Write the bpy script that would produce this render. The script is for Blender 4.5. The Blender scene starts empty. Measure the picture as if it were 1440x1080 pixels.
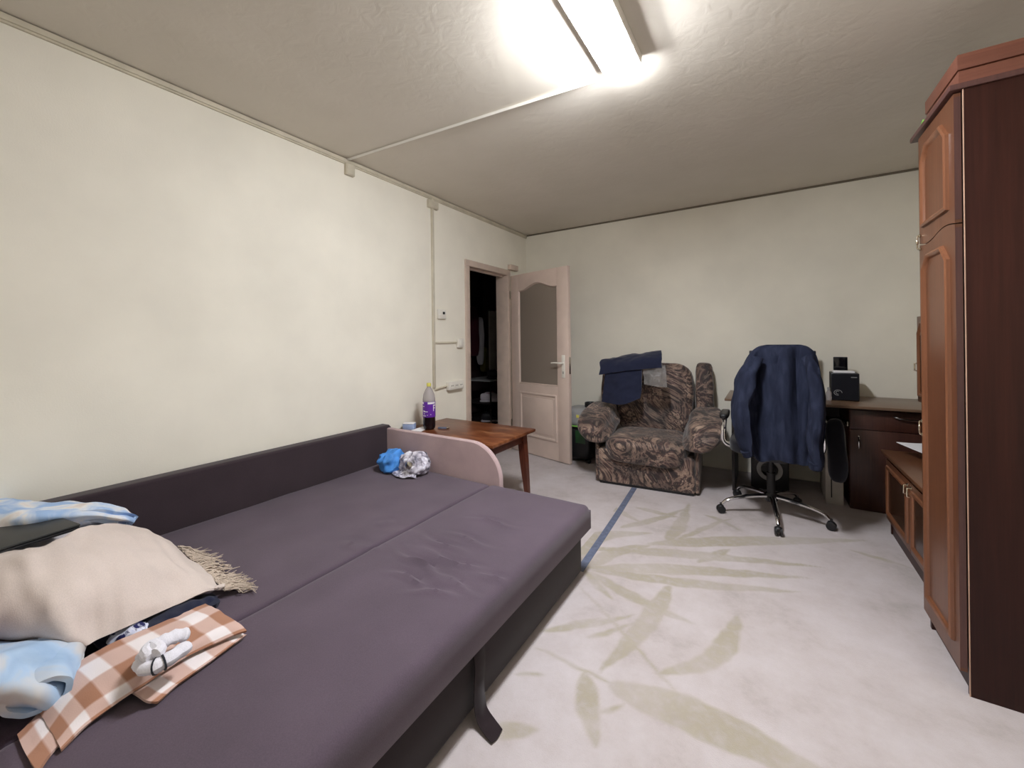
import bpy, bmesh, math, random
import numpy as np
from mathutils import Vector, Matrix, noise

# ------------------------------------------------------------------ camera, world, exposure
FPX, YAW, ROLL, CYP, CAMH = 566.25, math.radians(-32.143), math.radians(-0.706), 479.0, 1.25
_s, _c = math.sin(YAW), math.cos(YAW)
FW = Vector((_s, _c, 0)); _r = Vector((_c, -_s, 0)); _u = Vector((0, 0, 1))
RT = _r * math.cos(ROLL) + _u * math.sin(ROLL)
UP = -_r * math.sin(ROLL) + _u * math.cos(ROLL)
CAM = Vector((0, 0, CAMH))
scene = bpy.context.scene
cam_data = bpy.data.cameras.new('camera')
cam_data.sensor_fit = 'HORIZONTAL'; cam_data.sensor_width = 36
cam_data.lens = FPX / 1440 * 36
cam_data.shift_y = -(540 - CYP) / 1440
cam_data.clip_start = 0.02
cam = bpy.data.objects.new('camera', cam_data)
scene.collection.objects.link(cam)
cam.matrix_world = Matrix(((RT.x, UP.x, -FW.x, CAM.x), (RT.y, UP.y, -FW.y, CAM.y), (RT.z, UP.z, -FW.z, CAM.z), (0, 0, 0, 1)))
scene.camera = cam
world = bpy.data.worlds.new('night'); scene.world = world
world.use_nodes = True
world.node_tree.nodes['Background'].inputs[0].default_value = (0.02, 0.025, 0.04, 1)
world.node_tree.nodes['Background'].inputs[1].default_value = 0.2
scene.view_settings.view_transform = 'Standard'
scene.view_settings.look = 'None'
scene.view_settings.gamma = 1
scene.view_settings.use_curve_mapping = False
scene.view_settings.exposure = 0.93
LAMP_STRENGTH = 118.0

# pixel -> point on a known plane
def ray(x, y): return RT * (x - 720) - UP * (y - CYP) + FW * FPX
def onz(x, y, z): d = ray(x, y); return CAM + d * ((z - CAMH) / d.z)
def onx(x, y, X): d = ray(x, y); return CAM + d * (X / d.x)
def ony(x, y, Y): d = ray(x, y); return CAM + d * (Y / d.y)

# ------------------------------------------------------------------ materials
def lin(c):
    return tuple(((v / 255) / 12.92 if v / 255 <= 0.04045 else ((v / 255 + 0.055) / 1.055) ** 2.4) for v in c) + (1,)
MATS = {}
def new_mat(name):
    m = bpy.data.materials.new(name); m.use_nodes = True
    nt = m.node_tree; return m, nt, nt.nodes['Principled BSDF']
def nd(nt, t, **kw):
    n = nt.nodes.new(t)
    for k, v in kw.items():
        if k.startswith('_'): setattr(n, k[1:], v)
        else: n.inputs[k.replace('__', ' ')].default_value = v
    return n
def ramp(nt, stops, interp='LINEAR'):
    n = nt.nodes.new('ShaderNodeValToRGB'); cr = n.color_ramp; cr.interpolation = interp
    while len(cr.elements) < len(stops): cr.elements.new(0.5)
    for e, (p, c) in zip(cr.elements, stops): e.position = p; e.color = c if len(c) == 4 else lin(c)
    return n
def coords(nt, scale=(1, 1, 1), out='Object', rot=(0, 0, 0)):
    tc = nt.nodes.new('ShaderNodeTexCoord'); mp = nt.nodes.new('ShaderNodeMapping')
    mp.inputs['Scale'].default_value = scale; mp.inputs['Rotation'].default_value = rot
    nt.links.new(tc.outputs[out], mp.inputs['Vector']); return mp.outputs['Vector']
def bump(nt, b, height, strength, dist=0.002):
    n = nd(nt, 'ShaderNodeBump', Strength=strength, Distance=dist)
    nt.links.new(height, n.inputs['Height']); nt.links.new(n.outputs['Normal'], b.inputs['Normal'])
def plain(name, c, rough=0.5, metal=0.0, var=0.08, nscale=8, bstr=0.0, bscale=60, spec=0.5, sheen=0.0):
    m, nt, b = new_mat(name)
    v = coords(nt)
    n = nd(nt, 'ShaderNodeTexNoise', Scale=nscale, Detail=4); nt.links.new(v, n.inputs['Vector'])
    c0 = lin(tuple(x * (1 - var) for x in c)); c1 = lin(tuple(min(255, x * (1 + var)) for x in c))
    r = ramp(nt, [(0.3, c0), (0.7, c1)]); nt.links.new(n.outputs['Fac'], r.inputs['Fac'])
    nt.links.new(r.outputs['Color'], b.inputs['Base Color'])
    b.inputs['Roughness'].default_value = rough; b.inputs['Metallic'].default_value = metal
    b.inputs['Specular IOR Level'].default_value = spec
    if sheen: b.inputs['Sheen Weight'].default_value = sheen; b.inputs['Sheen Roughness'].default_value = 0.4
    if bstr:
        n2 = nd(nt, 'ShaderNodeTexNoise', Scale=bscale, Detail=3); nt.links.new(v, n2.inputs['Vector'])
        bump(nt, b, n2.outputs['Fac'], bstr)
    return m
def wood(name, dark, light, axis='Z', rough=0.35, fine=90, spec=0.5):
    m, nt, b = new_mat(name)
    sc = [fine, fine, fine]; sc['XYZ'.index(axis)] = fine / 28
    v = coords(nt, tuple(sc))
    n = nd(nt, 'ShaderNodeTexNoise', Scale=1.0, Detail=5, Roughness=0.65); nt.links.new(v, n.inputs['Vector'])
    sc2 = [9, 9, 9]; sc2['XYZ'.index(axis)] = 0.9
    v2 = coords(nt, tuple(sc2))
    n2 = nd(nt, 'ShaderNodeTexNoise', Scale=1.0, Detail=3, Distortion=0.6); nt.links.new(v2, n2.inputs['Vector'])
    mx = nd(nt, 'ShaderNodeMath', _operation='MULTIPLY_ADD'); mx.inputs[1].default_value = 0.55
    ml = nd(nt, 'ShaderNodeMath', _operation='MULTIPLY'); ml.inputs[1].default_value = 0.45
    nt.links.new(n2.outputs['Fac'], ml.inputs[0]); nt.links.new(n.outputs['Fac'], mx.inputs[0]); nt.links.new(ml.outputs[0], mx.inputs[2])
    r = ramp(nt, [(0.32, dark), (0.68, light)]); nt.links.new(mx.outputs[0], r.inputs['Fac'])
    nt.links.new(r.outputs['Color'], b.inputs['Base Color'])
    b.inputs['Roughness'].default_value = rough; b.inputs['Specular IOR Level'].default_value = spec
    bump(nt, b, n.outputs['Fac'], 0.08, 0.001)
    return m
def fabric(name, c, var=0.12, rough=0.95, weave=700, bstr=0.25, sheen=0.2, big=5):
    m, nt, b = new_mat(name)
    v = coords(nt)
    n = nd(nt, 'ShaderNodeTexNoise', Scale=weave / 2, Detail=2); nt.links.new(v, n.inputs['Vector'])
    n2 = nd(nt, 'ShaderNodeTexNoise', Scale=big, Detail=4); nt.links.new(v, n2.inputs['Vector'])
    ad = nd(nt, 'ShaderNodeMath', _operation='ADD'); nt.links.new(n.outputs['Fac'], ad.inputs[0]); nt.links.new(n2.outputs['Fac'], ad.inputs[1])
    hf = nd(nt, 'ShaderNodeMath', _operation='MULTIPLY'); hf.inputs[1].default_value = 0.5; nt.links.new(ad.outputs[0], hf.inputs[0])
    r = ramp(nt, [(0.3, lin(tuple(x * (1 - var) for x in c))), (0.7, lin(tuple(min(255, x * (1 + var)) for x in c)))])
    nt.links.new(hf.outputs[0], r.inputs['Fac']); nt.links.new(r.outputs['Color'], b.inputs['Base Color'])
    b.inputs['Roughness'].default_value = rough; b.inputs['Specular IOR Level'].default_value = 0.15
    b.inputs['Sheen Weight'].default_value = sheen; b.inputs['Sheen Roughness'].default_value = 0.5
    bump(nt, b, n.outputs['Fac'], bstr, 0.001)
    return m
def ramp_noise(name, stops, scale=6, detail=6, dist=2.0, rough=0.9, bstr=0.15, aniso=(1, 1, 1), interp='LINEAR', spec=0.2):
    m, nt, b = new_mat(name)
    v = coords(nt, aniso)
    n = nd(nt, 'ShaderNodeTexNoise', Scale=scale, Detail=detail, Distortion=dist); nt.links.new(v, n.inputs['Vector'])
    r = ramp(nt, stops, interp); nt.links.new(n.outputs['Fac'], r.inputs['Fac'])
    nt.links.new(r.outputs['Color'], b.inputs['Base Color'])
    b.inputs['Roughness'].default_value = rough; b.inputs['Specular IOR Level'].default_value = spec
    if bstr: bump(nt, b, n.outputs['Fac'], bstr, 0.003)
    return m

M = {}
M['wall'] = plain('cream_wall_paint', (240, 235, 221), 0.85, var=0.02, nscale=2.5, bstr=0.25, bscale=160, spec=0.2)
def ceiling_mat():
    m, nt, b = new_mat('ceiling_plaster')
    v = coords(nt)
    n = nd(nt, 'ShaderNodeTexNoise', Scale=2.2, Detail=5); nt.links.new(v, n.inputs['Vector'])
    r = ramp(nt, [(0.3, (216, 209, 196)), (0.7, (224, 217, 205))]); nt.links.new(n.outputs['Fac'], r.inputs['Fac'])
    nt.links.new(r.outputs['Color'], b.inputs['Base Color']); b.inputs['Roughness'].default_value = 0.9
    n2 = nd(nt, 'ShaderNodeTexNoise', Scale=14, Detail=6, Distortion=0.8); nt.links.new(v, n2.inputs['Vector'])
    bump(nt, b, n2.outputs['Fac'], 0.35, 0.006)
    return m
M['ceiling'] = ceiling_mat()
M['trim'] = plain('aged_white_trim', (206, 198, 178), 0.6, var=0.05)
M['dark_trim'] = plain('dark_joint', (120, 110, 95), 0.9)  # darker tone for the thin strip where armchair wall meets ceiling
M['plastic_white'] = plain('white_plastic', (232, 228, 218), 0.45, var=0.02)
M['plastic_grey'] = plain('grey_plastic', (150, 150, 150), 0.5, var=0.04)
M['dark_hole'] = plain('dark_hole', (20, 20, 22), 0.7)
M['door_paint'] = plain('pinkish_white_door_paint', (214, 194, 182), 0.45, var=0.03, nscale=5)
M['frame_paint'] = plain('door_frame_paint', (205, 186, 172), 0.5, var=0.04)
def glass_mat(name, c, rough, trans=0.8):
    m, nt, b = new_mat(name)
    b.inputs['Base Color'].default_value = lin(c); b.inputs['Roughness'].default_value = rough
    b.inputs['Transmission Weight'].default_value = trans; b.inputs['IOR'].default_value = 1.3
    v = coords(nt, (40, 40, 40)); n = nd(nt, 'ShaderNodeTexNoise', Scale=6, Detail=2); nt.links.new(v, n.inputs['Vector'])
    bump(nt, b, n.outputs['Fac'], 0.1, 0.001)
    return m
M['door_glass'] = glass_mat('frosted_brownish_glass', (160, 148, 136), 0.45, 0.35)
M['clear_plastic'] = glass_mat('clear_plastic', (225, 222, 220), 0.2, 0.85)
M['cab_glass'] = glass_mat('smoked_cabinet_glass', (70, 45, 32), 0.15, 0.3)
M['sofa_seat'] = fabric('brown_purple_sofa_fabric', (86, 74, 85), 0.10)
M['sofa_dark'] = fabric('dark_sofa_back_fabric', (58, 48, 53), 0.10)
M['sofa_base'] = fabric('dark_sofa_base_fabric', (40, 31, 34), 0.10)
M['sofa_arm'] = fabric('taupe_sofa_arm_fabric', (182, 158, 158), 0.10)
M['table_wood'] = ramp_noise('worn_reddish_table_wood', [(0.3, (84, 42, 24)), (0.5, (112, 62, 36)), (0.62, (134, 84, 52)), (0.75, (168, 130, 96))], scale=5, detail=8, dist=0.6, rough=0.3, bstr=0.03, aniso=(1, 2.5, 1), spec=0.5)
M['table_leg'] = wood('dark_red_leg_wood', (70, 30, 18), (104, 52, 32), 'Z', 0.4)
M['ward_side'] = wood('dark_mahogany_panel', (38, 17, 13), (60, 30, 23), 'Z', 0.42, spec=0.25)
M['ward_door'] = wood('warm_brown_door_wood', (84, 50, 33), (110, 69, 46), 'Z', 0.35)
M['ward_mold'] = wood('light_brown_moulding', (104, 64, 42), (132, 86, 60), 'Z', 0.3)
M['ward_edge'] = wood('dark_purple_brown_edge', (72, 46, 44), (96, 64, 58), 'Z', 0.4)
M['ward_top'] = wood('reddish_brown_board', (104, 62, 48), (130, 82, 66), 'X', 0.4)
M['edge_band'] = plain('pale_edge_band', (196, 160, 138), 0.4)
M['low_top'] = wood('brown_cabinet_top', (84, 52, 34), (110, 72, 48), 'Y', 0.3)
M['desk_wood'] = wood('dark_brown_desk_wood', (58, 32, 26), (80, 48, 38), 'Z', 0.35)
M['desk_top'] = wood('grey_brown_desktop', (100, 76, 60), (128, 102, 82), 'X', 0.3)
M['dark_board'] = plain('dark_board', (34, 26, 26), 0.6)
M['chrome'] = plain('chrome', (230, 230, 232), 0.12, 1.0, 0.0)
M['brass'] = plain('pale_gold_handle', (222, 212, 190), 0.22, 1.0, 0.02)
M['black_plastic'] = plain('black_plastic', (24, 24, 27), 0.4, var=0.1)
M['black_fabric'] = fabric('black_chair_fabric', (26, 26, 32), 0.15)
M['screen'] = plain('dark_screen', (12, 13, 18), 0.15)
M['paper'] = plain('white_paper', (236, 234, 236), 0.8, var=0.01)
M['denim'] = ramp_noise('dark_blue_jacket_fabric', [(0.25, (26, 30, 46)), (0.5, (37, 42, 61)), (0.8, (52, 58, 78))], scale=9, detail=6, dist=0.4, rough=0.9, bstr=0.05, aniso=(3, 3, 0.7))
M['navy'] = fabric('navy_cloth', (33, 37, 57), 0.15)
M['throw'] = fabric('beige_throw_wool', (212, 198, 190), 0.05, bstr=0.35)
M['fringe'] = fabric('beige_fringe_yarn', (196, 180, 164), 0.12)
M['plush'] = ramp_noise('pale_blue_plush', [(0.35, (150, 178, 212)), (0.5, (176, 200, 226)), (0.62, (206, 206, 208)), (0.75, (196, 184, 172))], scale=7, dist=0.5, rough=1.0, bstr=0.5)
M['duvet'] = ramp_noise('blue_white_patterned_cloth', [(0.38, (162, 190, 228)), (0.48, (206, 218, 236)), (0.56, (232, 230, 230)), (0.7, (214, 200, 192))], scale=9, dist=0.8, rough=0.95, bstr=0.2)
M['floral'] = ramp_noise('white_navy_floral_cloth', [(0.42, (38, 40, 86)), (0.48, (226, 228, 242)), (0.62, (208, 212, 236)), (0.7, (90, 100, 160))], scale=22, dist=1.5, rough=0.9, bstr=0.2)
M['white_cloth'] = fabric('white_cloth', (226, 220, 222), 0.05)
M['laptop'] = plain('dark_grey_laptop_shell', (44, 45, 45), 0.45, var=0.03)
M['sock'] = fabric('white_grey_sock_knit', (226, 224, 232), 0.06, bstr=0.5)
M['sock_stripe'] = fabric('black_sock_stripe', (40, 42, 50), 0.1)
M['blue_bag'] = plain('bright_blue_cloth', (70, 138, 214), 0.7, var=0.1, nscale=20, bstr=0.2)
M['foil'] = ramp_noise('silver_printed_foil', [(0.3, (70, 72, 84)), (0.42, (150, 146, 160)), (0.55, (208, 204, 216)), (0.66, (236, 236, 246)), (0.8, (96, 120, 190))], scale=14, dist=2.5, rough=0.25, bstr=0.3, spec=0.8)
M['metal'] = plain('brushed_metal', (190, 186, 176), 0.25, 1.0, 0.03)
M['purple'] = plain('purple_label', (98, 36, 158), 0.45, var=0.06)
M['cola'] = plain('dark_cola', (22, 14, 18), 0.15)
M['pet'] = glass_mat('clear_bottle_plastic', (206, 200, 200), 0.12, 0.6)
M['yellow'] = plain('yellow_cap', (206, 198, 92), 0.45)
M['lime'] = plain('lime_green', (128, 190, 84), 0.5)
M['green_plastic'] = plain('dark_green_plastic', (40, 74, 44), 0.35)  # green is the plastic's own colour on the vacuum's side
M['bluebox'] = plain('pale_blue_card', (158, 176, 214), 0.6)
M['tape'] = plain('slate_blue_tape', (100, 108, 130), 0.6, var=0.1, nscale=30)
M['beige_tower'] = plain('off_white_metal', (186, 180, 172), 0.5)
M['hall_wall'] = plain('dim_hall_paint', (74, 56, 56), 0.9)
M['hall_dark'] = wood('dark_hall_wood', (44, 24, 24), (62, 36, 34), 'Z', 0.5)
M['burgundy'] = fabric('burgundy_coat', (74, 30, 40), 0.15)
M['coat_dark'] = fabric('charcoal_coat', (44, 44, 54), 0.15)
M['coat_olive'] = fabric('olive_scarf', (120, 112, 62), 0.15)
M['shoe_white'] = plain('white_shoe', (222, 214, 220), 0.6)
M['shoe_pink'] = plain('pink_shoe_trim', (196, 160, 176), 0.6)
M['shoe_black'] = plain('black_shoe', (36, 34, 38), 0.55)

def armchair_mat():
    m, nt, b = new_mat('swirled_leaf_jacquard')
    v = coords(nt)
    n = nd(nt, 'ShaderNodeTexNoise', Scale=2.3, Detail=9, Roughness=0.62, Distortion=4.0); nt.links.new(v, n.inputs['Vector'])
    n2 = nd(nt, 'ShaderNodeTexNoise', Scale=5.0, Detail=2, Distortion=1.0); nt.links.new(v, n2.inputs['Vector'])
    r1 = ramp(nt, [(0.30, (34, 29, 33)), (0.40, (72, 57, 56)), (0.46, (168, 148, 134)), (0.50, (96, 74, 72)), (0.55, (40, 34, 38)), (0.60, (186, 166, 150)), (0.66, (118, 92, 88)), (0.75, (50, 42, 45))])
    nt.links.new(n.outputs['Fac'], r1.inputs['Fac'])
    r2 = ramp(nt, [(0.36, (70, 60, 62)), (0.5, (170, 150, 140)), (0.64, (255, 244, 232))])
    nt.links.new(n2.outputs['Fac'], r2.inputs['Fac'])
    mx = nd(nt, 'ShaderNodeMix', _data_type='RGBA', _blend_type='MULTIPLY'); mx.inputs['Factor'].default_value = 0.75
    nt.links.new(r1.outputs['Color'], mx.inputs['A']); nt.links.new(r2.outputs['Color'], mx.inputs['B'])
    nt.links.new(mx.outputs['Result'], b.inputs['Base Color'])
    b.inputs['Roughness'].default_value = 0.7; b.inputs['Sheen Weight'].default_value = 0.25
    bump(nt, b, n.outputs['Fac'], 0.12, 0.003)
    return m
M['jacquard'] = armchair_mat()
def check_mat():
    m, nt, b = new_mat('brown_white_checked_wool')
    uv = nt.nodes.new('ShaderNodeUVMap'); sp = nt.nodes.new('ShaderNodeSeparateXYZ'); nt.links.new(uv.outputs['UV'], sp.inputs[0])
    def band(out, freq, ph):
        a = nd(nt, 'ShaderNodeMath', _operation='MULTIPLY_ADD'); a.inputs[1].default_value = freq; a.inputs[2].default_value = ph
        nt.links.new(out, a.inputs[0])
        f = nd(nt, 'ShaderNodeMath', _operation='FRACT'); nt.links.new(a.outputs[0], f.inputs[0])
        r = ramp(nt, [(0.46, (0, 0, 0, 1)), (0.52, (1, 1, 1, 1)), (0.95, (1, 1, 1, 1)), (1.0, (0, 0, 0, 1))])
        nt.links.new(f.outputs[0], r.inputs['Fac']); return r.outputs['Color']
    u = band(sp.outputs['X'], 6.0, 0.1); vv = band(sp.outputs['Y'], 6.0, 0.3)
    ad = nd(nt, 'ShaderNodeMath', _operation='ADD'); nt.links.new(u, ad.inputs[0]); nt.links.new(vv, ad.inputs[1])
    hf = nd(nt, 'ShaderNodeMath', _operation='MULTIPLY'); hf.inputs[1].default_value = 0.5; nt.links.new(ad.outputs[0], hf.inputs[0])
    r = ramp(nt, [(0.0, (166, 118, 92)), (0.5, (204, 172, 160)), (1.0, (234, 226, 226))]); nt.links.new(hf.outputs[0], r.inputs['Fac'])
    nt.links.new(r.outputs['Color'], b.inputs['Base Color'])
    b.inputs['Roughness'].default_value = 0.95; b.inputs['Sheen Weight'].default_value = 0.2
    n = nd(nt, 'ShaderNodeTexNoise', Scale=400, Detail=2); nt.links.new(coords(nt), n.inputs['Vector']); bump(nt, b, n.outputs['Fac'], 0.3, 0.001)
    return m
M['check'] = check_mat()
def carpet_mat():
    m, nt, b = new_mat('beige_leaf_carpet')
    v = coords(nt)
    at = nt.nodes.new('ShaderNodeAttribute'); at.attribute_name = 'leaf'
    n = nd(nt, 'ShaderNodeTexNoise', Scale=2.6, Detail=10, Roughness=0.72); nt.links.new(v, n.inputs['Vector'])
    base = ramp(nt, [(0.3, (170, 161, 157)), (0.45, (189, 179, 178)), (0.55, (195, 186, 186)), (0.75, (204, 196, 198))]); nt.links.new(n.outputs['Fac'], base.inputs['Fac'])
    n2 = nd(nt, 'ShaderNodeTexNoise', Scale=26, Detail=5); nt.links.new(v, n2.inputs['Vector'])
    leaf = ramp(nt, [(0.3, (158, 149, 130)), (0.7, (172, 163, 146))]); nt.links.new(n2.outputs['Fac'], leaf.inputs['Fac'])
    ml = nd(nt, 'ShaderNodeMapRange'); ml.inputs['From Min'].default_value = 0.3; ml.inputs['From Max'].default_value = 0.6
    ml.inputs['To Min'].default_value = 0.45; ml.inputs['To Max'].default_value = 0.95
    nt.links.new(n2.outputs['Fac'], ml.inputs['Value'])
    mu = nd(nt, 'ShaderNodeMath', _operation='MULTIPLY'); nt.links.new(at.outputs['Fac'], mu.inputs[0]); nt.links.new(ml.outputs[0], mu.inputs[1])
    mx = nd(nt, 'ShaderNodeMix', _data_type='RGBA'); nt.links.new(mu.outputs[0], mx.inputs['Factor'])
    nt.links.new(base.outputs['Color'], mx.inputs['A']); nt.links.new(leaf.outputs['Color'], mx.inputs['B'])
    nt.links.new(mx.outputs['Result'], b.inputs['Base Color'])
    b.inputs['Roughness'].default_value = 1.0; b.inputs['Specular IOR Level'].default_value = 0.1; b.inputs['Sheen Weight'].default_value = 0.15
    n3 = nd(nt, 'ShaderNodeTexNoise', Scale=260, Detail=3); nt.links.new(v, n3.inputs['Vector']); bump(nt, b, n3.outputs['Fac'], 0.5, 0.003)
    return m
M['carpet'] = carpet_mat()
def emit_mat(name, c, s):
    m, nt, b = new_mat(name)
    b.inputs['Base Color'].default_value = (0.9, 0.9, 0.9, 1); b.inputs['Emission Color'].default_value = c; b.inputs['Emission Strength'].default_value = s
    return m
M['lamp'] = emit_mat('lit_diffuser', (0.965, 0.985, 1.03, 1), LAMP_STRENGTH)

# ------------------------------------------------------------------ mesh helpers
class MB:
    def __init__(s): s.v = []; s.f = []; s.uv = None
    def add(s, vs, fs):
        o = len(s.v); s.v += [tuple(p) for p in vs]; s.f += [tuple(i + o for i in f) for f in fs]; return s
    def box(s, x0, x1, y0, y1, z0, z1, bev=0.0, seg=2, mat=None):
        bm = bmesh.new(); bmesh.ops.create_cube(bm, size=1)
        for v in bm.verts: v.co = Vector(((x0 + x1) / 2 + v.co.x * (x1 - x0), (y0 + y1) / 2 + v.co.y * (y1 - y0), (z0 + z1) / 2 + v.co.z * (z1 - z0)))
        if bev > 0:
            bev = min(bev, 0.49 * min(abs(x1 - x0), abs(y1 - y0), abs(z1 - z0)))
            bmesh.ops.bevel(bm, geom=bm.edges[:], offset=bev, segments=seg, profile=0.5, affect='EDGES')
        bm.verts.index_update()
        vs = [(mat @ v.co if mat else v.co.copy()) for v in bm.verts]; fs = [[v.index for v in f.verts] for f in bm.faces]; bm.free()
        return s.add(vs, fs)
    def tube(s, pts, rad, n=10, caps=True, flat=1.0, closed=False):
        pts = [Vector(p) for p in pts]; N = len(pts)
        rads = rad if isinstance(rad, (list, tuple)) else [rad] * N
        ref = None; rings = []
        for i in range(N):
            if closed: t = pts[(i + 1) % N] - pts[i - 1]
            else: t = pts[min(i + 1, N - 1)] - pts[max(i - 1, 0)]
            t = t.normalized() if t.length > 1e-9 else Vector((0, 0, 1))
            if ref is None:
                ref = Vector((0, 0, 1)) if abs(t.z) < 0.9 else Vector((1, 0, 0))
            a = (ref - t * ref.dot(t)).normalized(); ref = a; b_ = t.cross(a)
            rings.append([pts[i] + a * (math.cos(k * 2 * math.pi / n) * rads[i] * flat) + b_ * (math.sin(k * 2 * math.pi / n) * rads[i]) for k in range(n)])
        vs = [p for r in rings for p in r]; fs = []
        for i in range(N if closed else N - 1):
            j = (i + 1) % N
            for k in range(n): fs.append((i * n + k, i * n + (k + 1) % n, j * n + (k + 1) % n, j * n + k))
        if caps and not closed:
            fs.append(tuple(range(n - 1, -1, -1))); fs.append(tuple((N - 1) * n + k for k in range(n)))
        return s.add(vs, fs)
    def lathe(s, prof, cx=0, cy=0, n=24, z0=0):
        vs = []; fs = []
        for r, z in prof:
            for k in range(n):
                a = 2 * math.pi * k / n; vs.append((cx + r * math.cos(a), cy + r * math.sin(a), z0 + z))
        for i in range(len(prof) - 1):
            for k in range(n): fs.append((i * n + k, i * n + (k + 1) % n, (i + 1) * n + (k + 1) % n, (i + 1) * n + k))
        fs.append(tuple(range(n - 1, -1, -1))); fs.append(tuple((len(prof) - 1) * n + k for k in range(n)))
        return s.add(vs, fs)
    def prism(s, poly, f3, d0, d1):
        n = len(poly); vs = [f3(a, b, d0) for a, b in poly] + [f3(a, b, d1) for a, b in poly]
        fs = [tuple(range(n)), tuple(range(2 * n - 1, n - 1, -1))] + [(i, n + i, n + (i + 1) % n, (i + 1) % n) for i in range(n)]
        return s.add(vs, fs)
    def molding(s, poly, f3, w, h, base=0.0):
        # closed moulding of width w and height h swept round a polygon (counter-clockwise), profile raised in the middle
        def offset(d):
            out = []; n = len(poly)
            for i in range(n):
                p0, p1, p2 = Vector(poly[i - 1]), Vector(poly[i]), Vector(poly[(i + 1) % n])
                e1 = (p1 - p0).normalized(); e2 = (p2 - p1).normalized()
                n1 = Vector((-e1.y, e1.x)); n2 = Vector((-e2.y, e2.x)); b_ = (n1 + n2)
                b_ = b_ / max(0.2, b_.dot(n1)); out.append(p1 + b_ * d)
            return out
        prof = [(0, base), (0.12 * w, base + 0.7 * h), (0.4 * w, base + h), (0.7 * w, base + 0.75 * h), (0.85 * w, base + 0.35 * h), (w, base)]
        rings = [[f3(p.x, p.y, hh) for p in offset(d)] for d, hh in prof]
        n = len(poly); vs = [p for r in rings for p in r]; fs = []
        for i in range(len(prof)):
            j = (i + 1) % len(prof)
            for k in range(n): fs.append((i * n + k, i * n + (k + 1) % n, j * n + (k + 1) % n, j * n + k))
        return s.add(vs, fs)
    def cushion(s, c, size, k=5.0, n=12, fn=None, mat=None):
        # rounded, slightly puffed box
        pts = {}; vs = []; fs = []
        def vid(p):
            key = tuple(round(x, 5) for x in p)
            if key not in pts:
                q = sum(abs(x) ** k for x in p) ** (1 / k); r = Vector(p) / q
                pts[key] = len(vs); vs.append(r)
            return pts[key]
        g = [math.tan((-1 + 2 * i / n) * math.pi / 4) for i in range(n + 1)]
        for ax in range(3):
            for sg in (-1, 1):
                for i in range(n):
                    for j in range(n):
                        q = []
                        for a, b_ in ((i, j), (i + 1, j), (i + 1, j + 1), (i, j + 1)):
                            p = [0, 0, 0]; p[ax] = sg; p[(ax + 1) % 3] = g[a]; p[(ax + 2) % 3] = g[b_]; q.append(vid(p))
                        fs.append(tuple(q) if sg > 0 else tuple(reversed(q)))
        out = []
        for r in vs:
            p = Vector((c[0] + r.x * size[0] / 2, c[1] + r.y * size[1] / 2, c[2] + r.z * size[2] / 2))
            if fn: p = fn(p, r)
            out.append(mat @ p if mat else p)
        return s.add(out, fs)
    def xform(s, m): s.v = [tuple(m @ Vector(p)) for p in s.v]; return s

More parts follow.
